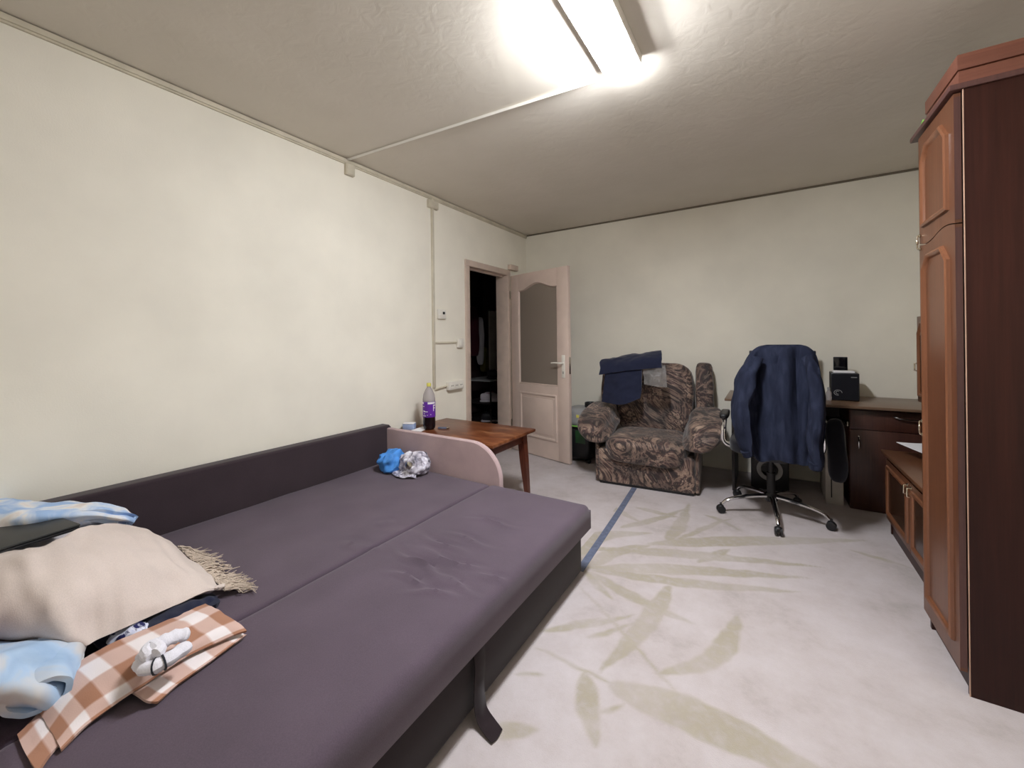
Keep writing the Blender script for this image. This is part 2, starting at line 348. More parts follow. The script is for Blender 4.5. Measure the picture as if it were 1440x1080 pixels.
def cr(p0, p1, p2, p3, t):
    return 0.5 * ((2 * p1) + (p2 - p0) * t + (2 * p0 - 5 * p1 + 4 * p2 - p3) * t * t + (3 * p1 - p0 - 3 * p2 + p3) * t ** 3)
def resample(pts, n):
    P = [np.array(p, float) for p in pts]; m = len(P) - 1; out = []
    for i in range(n):
        u = i / (n - 1) * m; k = min(int(u), m - 1); t = u - k
        p0 = P[k - 1] if k > 0 else 2 * P[0] - P[1]; p3 = P[k + 2] if k + 2 <= m else 2 * P[m] - P[m - 1]
        out.append(cr(p0, P[k], P[k + 1], p3, t))
    return out
def patch(rows, nu, nv, thick=0.006, amp=0.0, scale=8.0, seed=0, stretch=(1, 1, 1), bulge=None, uvs=None, floor_z=None):
    R = [resample(r, nu) for r in rows]
    grid = [[None] * nu for _ in range(nv)]
    for i in range(nu):
        col = resample([R[j][i] for j in range(len(R))], nv)
        for j in range(nv): grid[j][i] = col[j]
    G = np.array(grid)
    du = np.gradient(G, axis=1); dv = np.gradient(G, axis=0); N = np.cross(du, dv)
    N /= np.maximum(np.linalg.norm(N, axis=2, keepdims=True), 1e-9)
    if N[..., 2].mean() < 0: N = -N; flip = True
    else: flip = False
    for j in range(nv):
        for i in range(nu):
            p = G[j, i]
            if amp:
                q = Vector((p[0] * stretch[0], p[1] * stretch[1], p[2] * stretch[2])) * scale + Vector((seed * 7.3, seed * 3.1, 0))
                a = noise.noise(q) + 0.5 * noise.noise(q * 2.1)
                G[j, i] = p + N[j, i] * a * amp
    du = np.gradient(G, axis=1); dv = np.gradient(G, axis=0); N = np.cross(du, dv) * (-1 if flip else 1)
    N /= np.maximum(np.linalg.norm(N, axis=2, keepdims=True), 1e-9)
    B = G - N * thick
    if floor_z is not None:
        G[..., 2] = np.maximum(G[..., 2], floor_z + thick); B[..., 2] = np.maximum(B[..., 2], floor_z)
    vs = [tuple(p) for p in G.reshape(-1, 3)] + [tuple(p) for p in B.reshape(-1, 3)]
    o = nu * nv; fs = []
    for j in range(nv - 1):
        for i in range(nu - 1):
            a, b_, c, d = j * nu + i, j * nu + i + 1, (j + 1) * nu + i + 1, (j + 1) * nu + i
            q = (a, b_, c, d) if not flip else (d, c, b_, a)
            fs.append(q); fs.append(tuple(o + k for k in reversed(q)))
    bd = [i for i in range(nu)] + [j * nu + nu - 1 for j in range(1, nv)] + [(nv - 1) * nu + i for i in range(nu - 2, -1, -1)] + [j * nu for j in range(nv - 2, 0, -1)]
    for k in range(len(bd)):
        a, b_ = bd[k], bd[(k + 1) % len(bd)]
        q = (a, o + a, o + b_, b_); fs.append(q if not flip else tuple(reversed(q)))
    mb = MB(); mb.add(vs, fs)
    if uvs:
        U = [(i / (nu - 1) * uvs[0], j / (nv - 1) * uvs[1]) for j in range(nv) for i in range(nu)]; mb.uv = U + U
    return mb
def hslab(x0, x1, y0, y1, z0, z1, r, nx, ny, fn=None):
    def axis(a, b, n):
        e = [r * (1 - math.cos(k / 5 * math.pi / 2)) for k in range(5)]
        return [a + t for t in e] + [a + r + (b - a - 2 * r) * i / n for i in range(n + 1)] + [b - t for t in reversed(e)]
    xs, ys = axis(x0, x1, nx), axis(y0, y1, ny); vs = []; fs = []; W = len(xs); Hh = len(ys)
    for y in ys:
        for x in xs:
            t = max(0, r - min(x - x0, x1 - x)); s = max(0, r - min(y - y0, y1 - y)); q = min(1, math.hypot(t, s) / r)
            z = z1 - r * (1 - math.sqrt(max(0, 1 - q * q)))
            if fn: z += fn(x, y) * (1 - q)
            vs.append((x, y, z))
    for j in range(Hh - 1):
        for i in range(W - 1): fs.append((j * W + i, j * W + i + 1, (j + 1) * W + i + 1, (j + 1) * W + i))
    bd = list(range(W)) + [j * W + W - 1 for j in range(1, Hh)] + [(Hh - 1) * W + i for i in range(W - 2, -1, -1)] + [j * W for j in range(Hh - 2, 0, -1)]
    o = len(vs); rb = 0.012
    for k in bd: vs.append((vs[k][0], vs[k][1], z0 + rb))
    n = len(bd)
    o2 = len(vs); cx, cy = (x0 + x1) / 2, (y0 + y1) / 2
    for k in bd: vs.append((vs[k][0] + (rb if vs[k][0] < cx else -rb), vs[k][1] + (rb if vs[k][1] < cy else -rb), z0))
    for k in range(n):
        a, b_ = bd[k], bd[(k + 1) % n]
        fs.append((a, o + k, o + (k + 1) % n, b_)); fs.append((o + k, o2 + k, o2 + (k + 1) % n, o + (k + 1) % n))
    fs.append(tuple(o2 + k for k in range(n - 1, -1, -1)))
    mb = MB(); mb.add(vs, fs); return mb

ROOTM = {}
def root_matrix(o):
    while o.parent: o = o.parent
    return ROOTM.get(o.name, Matrix.Identity(4))
def obj(name, mb, mat, parent=None, world=False, sharp=35, smooth=True):
    if world and parent is not None: mb.xform(root_matrix(parent).inverted())
    me = bpy.data.meshes.new(name); me.from_pydata(mb.v, [], mb.f); me.update()
    bm = bmesh.new(); bm.from_mesh(me); bmesh.ops.recalc_face_normals(bm, faces=bm.faces[:]); bm.to_mesh(me); bm.free()
    if mb.uv:
        ul = me.uv_layers.new(name='UVMap'); idx = np.empty(len(me.loops), int); me.loops.foreach_get('vertex_index', idx)
        ul.data.foreach_set('uv', np.array(mb.uv)[idx].ravel())
    if smooth:
        me.polygons.foreach_set('use_smooth', [True] * len(me.polygons)); me.set_sharp_from_angle(angle=math.radians(sharp))
    me.materials.append(M[mat] if isinstance(mat, str) else mat)
    o = bpy.data.objects.new(name, me); scene.collection.objects.link(o)
    if parent is not None: o.parent = parent
    return o
def tag(o, label, cat, group=None, kind=None):
    o['label'] = label; o['category'] = cat
    if group: o['group'] = group
    if kind: o['kind'] = kind
    return o
def thing(name, label, cat, loc=(0, 0, 0), rz=0.0, group=None, kind=None):
    o = bpy.data.objects.new(name, None); scene.collection.objects.link(o)
    o.empty_display_size = 0.1; o.location = loc; o.rotation_euler = (0, 0, rz)
    ROOTM[o.name] = Matrix.Translation(Vector(loc)) @ Matrix.Rotation(rz, 4, 'Z')
    return tag(o, label, cat, group, kind)
def single(name, mb, mat, label, cat, group=None, kind=None, sharp=35):
    # one-mesh thing given in world coordinates: origin moved to its base centre
    a = np.array(mb.v); c = Vector(((a[:, 0].min() + a[:, 0].max()) / 2, (a[:, 1].min() + a[:, 1].max()) / 2, a[:, 2].min()))
    mb.xform(Matrix.Translation(-c)); o = obj(name, mb, mat, None, sharp=sharp); o.location = c
    ROOTM[o.name] = Matrix.Translation(c)
    return tag(o, label, cat, group, kind)
def B(x0, x1, y0, y1, z0, z1, bev=0.0, seg=2): return MB().box(x0, x1, y0, y1, z0, z1, bev, seg)

# ------------------------------------------------------------------ room shell
XW, XR, YB, YF, ZC = -2.5, 1.17, 4.33, -0.9, 2.55
# floor with the woven leaf print of the carpet
def carpet_leaves():
    c = lambda x, y: (780 + x / 2.182, 640 + y / 2.182)
    e = lambda x, y: (560 + x / 3.373, 760 + y / 3.373)
    L = [([(110, 345), (400, 352), (785, 378)], 0.050), ([(110, 352), (430, 395), (755, 420)], 0.040),
         ([(90, 285), (350, 300), (560, 318), (830, 345)], 0.045), ([(280, 272), (600, 263), (960, 262)], 0.060),
         ([(440, 330), (500, 305), (540, 288)], 0.03), ([(905, 290), (1000, 318), (1090, 346)], 0.018),
         ([(100, 355), (250, 440), (425, 518)], 0.036), ([(355, 402), (270, 530), (138, 668)], 0.046),
         ([(562, 494), (520, 590), (430, 650), (308, 666)], 0.042), ([(76, 400), (240, 580), (405, 768)], 0.010),
         ([(-40, 540), (110, 518), (245, 488)], 0.022), ([(100, 562), (180, 540), (262, 508)], 0.014),
         ([(-60, 590), (80, 655), (215, 728)], 0.009), ([(92, 668), (104, 780), (124, 895)], 0.040),
         ([(165, 705), (400, 790), (620, 890), (860, 1000)], 0.075), ([(140, 792), (180, 785), (212, 762)], 0.010),
         ([(200, 222), (300, 200), (425, 158)], 0.030), ([(345, 262), (385, 215), (412, 148)], 0.045),
         ([(360, 268), (470, 220), (540, 195)], 0.022), ([(460, 182), (520, 205), (570, 232)], 0.02),
         ([(90, 140), (180, 165), (260, 205)], 0.04), ([(130, 250), (60, 200), (0, 130)], 0.035), ([(60, 330), (140, 250), (300, 240)], 0.06),
         ([(100, 345), (180, 300), (300, 275)], 0.05), ([(90, 350), (130, 400), (180, 445)], 0.025),
         ([(40, 60), (90, 100), (110, 160)], 0.04), ([(0, 70), (50, 90), (130, 90)], 0.03), ([(250, 160), (330, 180), (380, 190)], 0.03)]
    out = [([onz(*c(*p), 0) for p in pl], w) for pl, w in L]
    out += [([onz(*e(*p), 0) for p in pl], w) for pl, w in [([(430, 905), (540, 905), (668, 888)], 0.030), ([(560, 632), (640, 632), (690, 640)], 0.010), ([(690, 430), (800, 405), (960, 365)], 0.018)]]
    return out
def build_floor():
    gx = np.arange(-0.95, 1.1701, 0.008); gy = np.arange(0.35, 4.3301, 0.008)
    X, Y = np.meshgrid(gx, gy); val = np.zeros_like(X)
    XD = X + .0035 * np.sin(Y * 31 + 1.3 * np.sin(X * 17)) + .002 * np.sin(X * 53 + Y * 71); YD = Y + .0035 * np.sin(X * 29 + 1.1 * np.sin(Y * 23)) + .002 * np.sin(Y * 47 - X * 67)
    for pts, w in carpet_leaves():
        P = np.array(resample([(p.x, p.y) for p in pts], 60)); n = len(P)
        for k in range(n):
            t = k / (n - 1); ww = w * (math.sin(math.pi * min(1, t ** 0.75)) ** 0.8 * 0.95 + 0.05)
            i0, i1 = np.searchsorted(gx, [P[k, 0] - ww - .03, P[k, 0] + ww + .03]); j0, j1 = np.searchsorted(gy, [P[k, 1] - ww - .03, P[k, 1] + ww + .03])
            if i1 <= i0 or j1 <= j0: continue
            d = np.hypot(XD[j0:j1, i0:i1] - P[k, 0], YD[j0:j1, i0:i1] - P[k, 1])
            val[j0:j1, i0:i1] = np.maximum(val[j0:j1, i0:i1], np.clip((ww - d) / 0.012 + 0.5, 0, 1) * (0.8 + 0.2 * math.sin(k * .13 + w * 300)))
    nx, ny = len(gx), len(gy)
    V = np.stack([X.ravel(), Y.ravel(), np.zeros(X.size)], 1)
    a = (np.arange(ny - 1)[:, None] * nx + np.arange(nx - 1)[None]).ravel()
    Fq = np.stack([a, a + 1, a + nx + 1, a + nx], 1)
    o = len(V); x0, x1, y0, y1 = gx[0], gx[-1], gy[0], gy[-1]
    ex = [(-4.6, YF - .1), (XR + .1, YF - .1), (XR + .1, y0), (-4.6, y0), (-4.6, 6.0), (x0, 6.0), (x0, y0), (x0, y1), (XR + .1, y1), (XR + .1, 6.0), (x1, y0), (x1, y1), (XR + .1, y0), (XR + .1, y1)]
    V = np.vstack([V, [(p[0], p[1], 0) for p in ex]])
    quads = [(0, 1, 2, 3), (3, 6, 5, 4), (7, 8, 9, 5), (10, 12, 13, 11)]
    me = bpy.data.meshes.new('floor'); me.from_pydata(V.tolist(), [], Fq.tolist() + [tuple(o + i for i in q) for q in quads]); me.update()
    at = me.attributes.new('leaf', 'FLOAT', 'POINT'); at.data.foreach_set('value', np.concatenate([val.ravel(), np.zeros(len(ex))]).astype(np.float32))
    me.materials.append(M['carpet'])
    ob = bpy.data.objects.new('floor', me); scene.collection.objects.link(ob)
    tag(ob, 'pale beige carpet floor with an olive leaf print', 'floor', kind='structure')
build_floor()
def struct(name, mb, mat, label, cat, parent=None):
    o = obj(name, mb, mat, parent)
    if parent is None: tag(o, label, cat, kind='structure')
    return o
struct('ceiling', B(XW, XR + .1, YF - .1, YB + .1, ZC, ZC + .1), 'ceiling', 'rough plaster ceiling in dull cream', 'ceiling')
DY0, DY1, DZ = 3.165, 3.885, 2.01
w = MB(); w.box(XW - .14, XW, YF - .1, DY0, 0, ZC + .1); w.box(XW - .14, XW, DY1, YB + .1, 0, ZC + .1); w.box(XW - .14, XW, DY0, DY1, DZ, ZC + .1)
struct('wall_left', w, 'wall', 'cream painted wall behind the sofa with the doorway', 'wall')
struct('wall_back', B(XW, XR + .1, YB, YB + .1, 0, ZC + .1), 'wall', 'cream painted wall behind armchair and desk', 'wall')
struct('wall_right', B(XR, XR + .1, YF, YB, 0, ZC), 'wall', 'cream painted wall behind the wardrobe', 'wall')
struct('wall_front', B(XW, XR, YF - .1, YF, 0, ZC), 'wall', 'plain cream wall opposite the armchair wall', 'wall')
w = MB(); w.box(XW, XW + .018, YF, YB, ZC - .030, ZC - .004, .003); w.box(XW, XW + .012, YF, YB, ZC - .040, ZC - .030, .002)
struct('trim_1', w, 'trim', 'aged white cable trunking along the top of the sofa wall', 'trim')
struct('trim_2', B(XW + .02, XR, YB - .012, YB, ZC - .016, ZC, .002), 'dark_trim', 'thin dark strip along the top of the armchair wall', 'trim')
# hall behind the doorway
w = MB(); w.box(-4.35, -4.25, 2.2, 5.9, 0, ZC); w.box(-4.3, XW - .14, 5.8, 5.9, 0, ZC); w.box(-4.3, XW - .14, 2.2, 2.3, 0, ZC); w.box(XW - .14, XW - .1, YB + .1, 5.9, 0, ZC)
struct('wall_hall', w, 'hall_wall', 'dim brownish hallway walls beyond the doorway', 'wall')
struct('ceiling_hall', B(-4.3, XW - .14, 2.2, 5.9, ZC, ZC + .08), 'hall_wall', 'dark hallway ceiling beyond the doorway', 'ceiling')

# ------------------------------------------------------------------ door
d = thing('door_1', 'open pinkish white door with frosted glass and its frame', 'door', (XW, 3.885, 0), 0, kind='structure')
for y0, y1 in ((DY0 - .05, DY0 + .012), (DY1 - .012, DY1 + .05)): obj('door_jamb', B(XW - .145, XW + .018, y0, y1, 0, DZ - .012, .005), 'frame_paint', d, world=True)
obj('door_head', B(XW - .145, XW + .018, DY0 - .05, DY1 + .05, DZ - .012, DZ + .05, .005), 'frame_paint', d, world=True)
st = MB(); st.box(XW - .06, XW - .045, DY0 + .012, DY0 + .03, 0, DZ - .012); st.box(XW - .06, XW - .045, DY0 + .012, DY1 - .012, DZ - .03, DZ - .012)
obj('door_stop', st, 'frame_paint', d, world=True)
hx, hy = XW + .035, 3.915; ex_, ey_ = -1.66, 3.695
ang = math.atan2(ey_ - hy, ex_ - hx); LW, LH, LT = 0.835, 1.985, 0.04
LM = Matrix.Translation(Vector((hx, hy, 0.008))) @ Matrix.Rotation(ang, 4, 'Z')   # local x along leaf, -y towards the room
gx0, gx1, gz0 = 0.118, 0.690, 0.765
def arch(x):
    t = (x - gx0) / (gx1 - gx0); s_ = 0.5 - 0.5 * math.cos(2 * math.pi * t); return 1.800 + 0.066 * (s_ ** 1.3)
lf = MB()
lf.box(0, gx0, 0, LT, 0, LH, .002); lf.box(gx1, LW, 0, LT, 0, LH, .002); lf.box(gx0, gx1, 0, LT, 0, gz0, 0)
n = 24; top = [(gx0 + (gx1 - gx0) * i / n) for i in range(n + 1)]
lf.prism([(x, arch(x)) for x in top] + [(gx1, LH), (gx0, LH)], lambda a, b, c: (a, c, b), 0, LT)
leaf = obj('door_leaf', lf.xform(LM), 'door_paint', d, world=True)
gl = MB(); gl.prism([(gx0, gz0), (gx1, gz0)] + [(x, arch(x)) for x in reversed(top)], lambda a, b, c: (a, c, b), .017, .022)
obj('glass_pane', gl.xform(LM), 'door_glass', leaf, world=True)
bd_ = MB(); poly = [(gx0, gz0), (gx1, gz0)] + [(x, arch(x)) for x in reversed(top)]
bd_.molding(poly, lambda a, b, h: (a, .016 - h, b), .012, .014)
obj('glazing_bead', bd_.xform(LM), 'door_paint', leaf, world=True)
pn = MB(); pp = [(.13, .19), (.675, .19), (.675, .675), (.13, .675)]
pn.molding(pp, lambda a, b, h: (a, -h, b), .028, .012)
obj('panel_moulding', pn.xform(LM), 'door_paint', leaf, world=True)
pf = MB(); pf.box(.185, .62, -.007, 0, .245, .62, .006); obj('raised_panel', pf.xform(LM), 'door_paint', leaf, world=True)
pl = MB(); pl.box(.748, .790, -.006, .002, .86, 1.09, .004); obj('handle_plate', pl.xform(LM), 'plastic_white', leaf, world=True)
ha = MB(); ha.tube([(.77, -.004, 1.01), (.77, -.045, 1.01), (.76, -.052, 1.01), (.70, -.052, 1.012), (.645, -.048, 1.008)], [.009, .009, .009, .008, .007], 10)
obj('door_handle', ha.xform(LM), 'plastic_white', leaf, world=True)
kh = MB(); kh.box(.765, .773, -.0075, -.004, .90, .925, .001); obj('keyhole', kh.xform(LM), 'dark_hole', leaf, world=True)
lk = MB(); lk.box(LW - .001, LW + .002, .010, .030, .90, 1.07, .0005); obj('lock_strip', lk.xform(LM), 'metal', leaf, world=True)
hg = MB()
for z in (.25, 1.72): hg.tube([(-.006, -.006, z), (-.006, -.006, z + .09)], .008, 8)
obj('hinge', hg.xform(LM), 'metal', leaf, world=True)
single('wooden_block', B(XW + .002, XW + .05, 3.90, 4.06, DZ + .055, DZ + .115, .004), 'frame_paint', 'small brownish block fixed beside the top of the door frame', 'block')

# ------------------------------------------------------------------ electrical fittings on the sofa wall
single('cable_conduit', MB().box(XW, XW + .018, 2.645, 2.672, .84, ZC - .03, .003), 'trim', 'upright white cable conduit on the wall beside the doorway', 'conduit')
def jbox(yc, zc, w_, h_, lab):
    t = thing('junction_box', lab, 'junction box', (XW, yc, zc - h_ / 2))
    obj('box_body', B(XW + .0005, XW + .03, yc - w_ / 2, yc + w_ / 2, zc - h_ / 2, zc + h_ / 2, .004), 'trim', t, world=True)
    obj('cover', B(XW + .03, XW + .036, yc - w_ / 2 + .006, yc + w_ / 2 - .006, zc - h_ / 2 + .006, zc + h_ / 2 - .006, .002), 'trim', t, world=True)
jbox(1.815, 2.475, .07, .08, 'small junction box where the ceiling conduit meets the wall')
jbox(2.66, 2.465, .12, .07, 'wider junction box above the upright cable conduit')
t = thing('thermostat', 'small white thermostat with a dark screen on the sofa wall', 'thermostat', (XW, 2.762, 1.455))
obj('case', B(XW, XW + .026, 2.712, 2.812, 1.455, 1.54, .006), 'plastic_white', t, world=True)
obj('display', B(XW + .026, XW + .0275, 2.762, 2.792, 1.497, 1.52, .0005), 'dark_hole', t, world=True)
obj('dial', MB().lathe([(.010, 0), (.010, .006), (.008, .008)], n=16).xform(Matrix.Translation((XW + .0255, 2.735, 1.49)) @ Matrix.Rotation(math.pi / 2, 4, 'Y')), 'plastic_white', t, world=True)
t = thing('light_switch', 'white light switch with a short side conduit', 'light switch', (XW, 3.02, 1.19))
obj('back_box', B(XW, XW + .03, 2.975, 3.055, 1.19, 1.275, .005), 'plastic_white', t, world=True)
obj('rocker', B(XW + .03, XW + .037, 2.99, 3.04, 1.203, 1.262, .003), 'plastic_white', t, world=True)
obj('side_conduit', B(XW, XW + .014, 2.672, 2.975, 1.232, 1.248, .002), 'trim', t, world=True)
t = thing('wall_socket', 'white three gang socket low on the wall behind the bottle', 'socket', (XW, 2.91, .80))
obj('socket_body', B(XW, XW + .045, 2.82, 3.03, .80, .875, .006), 'plastic_white', t, world=True)
for y in (2.86, 2.925, 2.99):
    s_ = obj('socket_face', MB().lathe([(.026, 0), (.026, .003), (.021, .0035), (.020, .001)], n=20).xform(Matrix.Translation((XW + .0445, y, .838)) @ Matrix.Rotation(math.pi / 2, 4, 'Y')), 'plastic_white', t, world=True)
    hb = MB()
    for dz in (-.009, .009): hb.lathe([(.0035, 0), (.0035, .0008)], n=8).xform(Matrix.Identity(4))
    hb = MB()
    for dy in (-.010, .010): hb.box(XW + .0458, XW + .0468, y + dy - .004, y + dy + .004, .834, .842)
    obj('pin_hole', hb, 'dark_hole', s_, world=True)
sc_ = MB(); sc_.tube([(XW + .010, 2.668, .825), (XW + .012, 2.82, .84)], .010, 8); obj('side_conduit', sc_, 'trim', t, world=True)

# ------------------------------------------------------------------ ceiling lamp
t = thing('ceiling_light', 'fluorescent ceiling light glowing bright white', 'ceiling light', (-.56, 1.6, 2.46))
LY0, LY1 = 1.325, 1.885
obj('housing', B(-.632, -.462, LY0 + .002, LY1 - .002, 2.4985, 2.5495, .003), 'plastic_white', t, world=True)
df = MB(); df.prism([(-.626, 2.498), (-.626, 2.495), (-.600, 2.464), (-.545, 2.464), (-.532, 2.468), (-.468, 2.495), (-.468, 2.498)], lambda a, b, c: (a, c, b), LY0 + .004, LY1 - .004)
obj('diffuser', df, 'lamp', t, world=True)
for y in (LY0, LY1 - .003): obj('end_clip', B(-.606, -.540, y, y + .003, 2.482, 2.499), 'plastic_grey', t, world=True)
obj('seam_rail', B(-.5375, -.5335, LY0 + .006, LY1 - .006, 2.461, 2.467), 'plastic_grey', t, world=True)
cd = MB(); a, b_ = Vector((-.58, 1.94, ZC - .008)), Vector((XW + .02, 1.80, ZC - .008)); cd.tube([a, b_], .014, 4, flat=.55)
cd.tube([(-.56, 1.888, ZC - .008), (-.58, 1.94, ZC - .008)], .012, 4, flat=.6)
single('ceiling_conduit', cd, 'plastic_white', 'thin white conduit crossing the ceiling to the lamp', 'conduit')

# ------------------------------------------------------------------ sofa bed
rnd = random.Random(4)
SZ = .375
WR = []   # fabric creases on the pulled-out cushion: (centre, direction, half length, half width, height)
for px, py, dx, dy, L_ in ((690, 735, 60, 12, .10), (620, 765, 60, 25, .12), (640, 790, 80, 28, .14), (600, 800, 50, 30, .10), (660, 760, 60, 20, .10), (585, 790, 60, 30, .12), (640, 820, 45, 22, .09), (575, 815, 30, 10, .08), (690, 812, 30, 14, .06), (610, 835, 40, 4, .07), (545, 735, 40, 20, .10), (500, 762, 40, 18, .1)):
    c = onz(px, py, SZ); e = onz(px + dx, py + dy, SZ); WR.append((c, (e - c).normalized(), L_, .012 + .004 * rnd.random(), .010 + .004 * rnd.random()))
def seat_fn(x, y):
    z = .006 * noise.noise(Vector((x * 2.2, y * 2.2, 3))) + .003 * noise.noise(Vector((x * 6, y * 6, 1)))
    for c, dr, L_, w_, h_ in WR:
        ax = (x - c.x) * dr.x + (y - c.y) * dr.y; ay = -(x - c.x) * dr.y + (y - c.y) * dr.x
        ay += .012 * math.sin(ax * 22 + c.x * 40)
        if abs(ax) < 2 * L_ and abs(ay) < .06: z += h_ * math.exp(-(ax / L_) ** 2) * (math.exp(-(ay / w_) ** 2) - .7 * math.exp(-((ay - 1.7 * w_) / w_) ** 2))
    return z
sofa = thing('sofa_bed', 'wide dark brown sofa bed pulled out along the wall', 'sofa bed', (-1.6, 1.08, 0))
SY0, SY1 = .14, 2.02
obj('seat_cushion', hslab(-2.385, -1.442, SY0, SY1, .14, SZ - .005, .018, 40, 60, seat_fn), 'sofa_seat', sofa, world=True, sharp=50)
obj('pull_out_cushion', hslab(-1.438, -.795, SY0 - .02, SY1 + .012, .235, SZ, .032, 70, 130, seat_fn), 'sofa_seat', sofa, world=True, sharp=50)
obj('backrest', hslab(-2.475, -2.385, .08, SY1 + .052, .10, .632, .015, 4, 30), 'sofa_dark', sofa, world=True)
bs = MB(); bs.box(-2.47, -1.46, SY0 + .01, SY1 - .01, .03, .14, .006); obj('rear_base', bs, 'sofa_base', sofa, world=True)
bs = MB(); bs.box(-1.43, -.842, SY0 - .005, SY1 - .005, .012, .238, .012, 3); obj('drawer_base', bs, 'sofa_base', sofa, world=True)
def armpoly():
    p = [(-2.384, .03), (-1.375, .03), (-1.375, .36)]; cx, cz, r_ = -1.60, .385, .225
    for i in range(1, 13):
        a = i / 12 * math.pi / 2; p.append((cx + r_ * math.cos(a), cz + r_ * math.sin(a)))
    return p + [(-2.384, .612)]
for y0, y1 in ((SY1 + .014, SY1 + .052), (.080, .118)):
    am = MB(); pp = armpoly(); e = .006
    n = len(pp)
    def ins(dd): return [(max(-2.384, a - (dd if a > -1.7 else 0)), b - (dd if b > .5 else 0)) for a, b in pp]
    rings = [(ins(e), y0), (ins(.003), y0 + .003), (pp, y0 + e), (pp, y1 - e), (ins(.003), y1 - .003), (ins(e), y1)]
    vs = [(a, y, b) for r_, y in rings for a, b in r_]; fs = [tuple(range(n)), tuple(5 * n + k for k in range(n - 1, -1, -1))]
    for i in range(5):
        for k in range(n): fs.append((i * n + k, i * n + (k + 1) % n, (i + 1) * n + (k + 1) % n, (i + 1) * n + k))
    am.add(vs, fs); arm = obj('armrest', am, 'sofa_arm', sofa, world=True)
for x, y in ((-2.42, .2), (-2.42, 1.95), (-1.5, .2), (-1.5, 1.95)): obj('foot', MB().lathe([(.022, 0), (.026, .035)], x, y, 12), 'black_plastic', sofa, world=True)
stp = patch([[(-.840, 1.06, .235), (-.835, 1.08, .235), (-.838, 1.125, .237)], [(-.818, 1.05, .17), (-.816, 1.075, .165), (-.822, 1.115, .17)],
             [(-.812, 1.035, .09), (-.806, 1.06, .085), (-.814, 1.095, .095)], [(-.800, 1.03, .03), (-.792, 1.05, .025), (-.80, 1.085, .035)],
             [(-.765, 1.02, .012), (-.758, 1.045, .012), (-.762, 1.078, .014)], [(-.728, 1.012, .008), (-.722, 1.035, .008), (-.724, 1.066, .009)]], 8, 24, .004, .004, 14)
obj('pull_strap', stp, 'sofa_base', sofa, world=True)

# ------------------------------------------------------------------ laundry on the sofa
def pz(rows): return [[tuple(onz(x, y, z)) for x, y, z in r] for r in rows]
# bundle of navy clothes that fills the pile under the throw
def blob(c, size, amp, sc, seed, k=2.6, n=26, zmin=None, floor=None):
    def fn(p, r):
        q = Vector((p.x, p.y, p.z)) * sc + Vector((seed * 5.1, seed * 2.7, seed))
        a = noise.noise(q) + .5 * noise.noise(q * 2.2); rr = 1 - abs(noise.noise(q * 1.3)) * 2
        p = p + Vector(r).normalized() * (amp * (a + .5 * rr))
        if floor is not None and p.z < floor: p.z = floor
        return p
    return MB().cushion(c, size, k, n, fn)
fz = SZ + .004
rows = [[(120, 885, .40), (180, 862, .42), (235, 846, .42), (275, 838, .40), (298, 838, .385)], [(130, 902, .415), (188, 878, .435), (240, 858, .435), (280, 845, .41), (303, 843, .385)], [(150, 918, .405), (205, 893, .42), (250, 872, .42), (288, 854, .40), (308, 848, .384)], [(165, 928, .385), (220, 903, .388), (262, 880, .388), (296, 858, .386), (310, 850, .384)]]
single('navy_garment', patch(pz(rows), 50, 26, .016, .014, 15, 1, floor_z=fz), 'navy', 'crumpled navy garment under the hem of the beige throw', 'clothes')
fl = patch(pz([[(140, 896, .41), (165, 884, .43), (190, 874, .43), (212, 866, .42)], [(150, 905, .415), (175, 893, .435), (200, 884, .435), (225, 876, .42)], [(165, 915, .40), (190, 905, .41), (215, 895, .41), (240, 885, .40)]]), 28, 16, .006, .010, 30, 3)
single('printed_garment', fl, 'floral', 'white and navy printed garment beside the striped socks', 'clothes')
rows = [[(-70, 905, .47), (-20, 893, .50), (40, 897, .50), (92, 900, .47), (108, 915, .43)], [(-70, 930, .52), (-20, 915, .53), (35, 912, .52), (85, 922, .48), (116, 936, .42)],
        [(-70, 955, .52), (-20, 945, .53), (20, 940, .50), (60, 948, .465), (108, 952, .415)], [(-70, 975, .50), (-20, 970, .50), (15, 968, .48), (55, 972, .455), (95, 970, .41)],
        [(-70, 1000, .44), (-25, 998, .43), (15, 995, .42), (55, 996, .41), (82, 988, .40)], [(-70, 1010, .39), (-25, 1006, .385), (18, 1003, .385), (55, 1003, .385), (85, 993, .385)]]
plush = single('plush_blanket', patch(pz(rows), 56, 50, .014, .022, 8, 2, floor_z=fz), 'plush', 'pale blue plush blanket rumpled at the sofa end', 'blanket')
sc0 = onz(58, 955, .438); ax = Vector((.86, -.28, -.10)).normalized(); sd = Vector((0, 0, 1)).cross(ax).normalized(); upv = ax.cross(sd)
srows = []
for k in range(5):
    o_ = sc0 + ax * (-.10 + .042 * k); row = []
    for i in range(15):
        th = -2.2 + i / 14 * 2 * math.pi * 1.25; r_ = .053 - .026 * i / 14 + .004 * math.sin(3 * th + k)
        row.append(tuple(o_ + sd * (-r_ * 1.25 * math.sin(th)) + upv * (r_ * math.cos(th))))
    srows.append(row)
obj('rolled_fold', patch(srows, 70, 18, .012, .006, 16, 3, floor_z=fz), 'plush', plush, world=True, sharp=60)
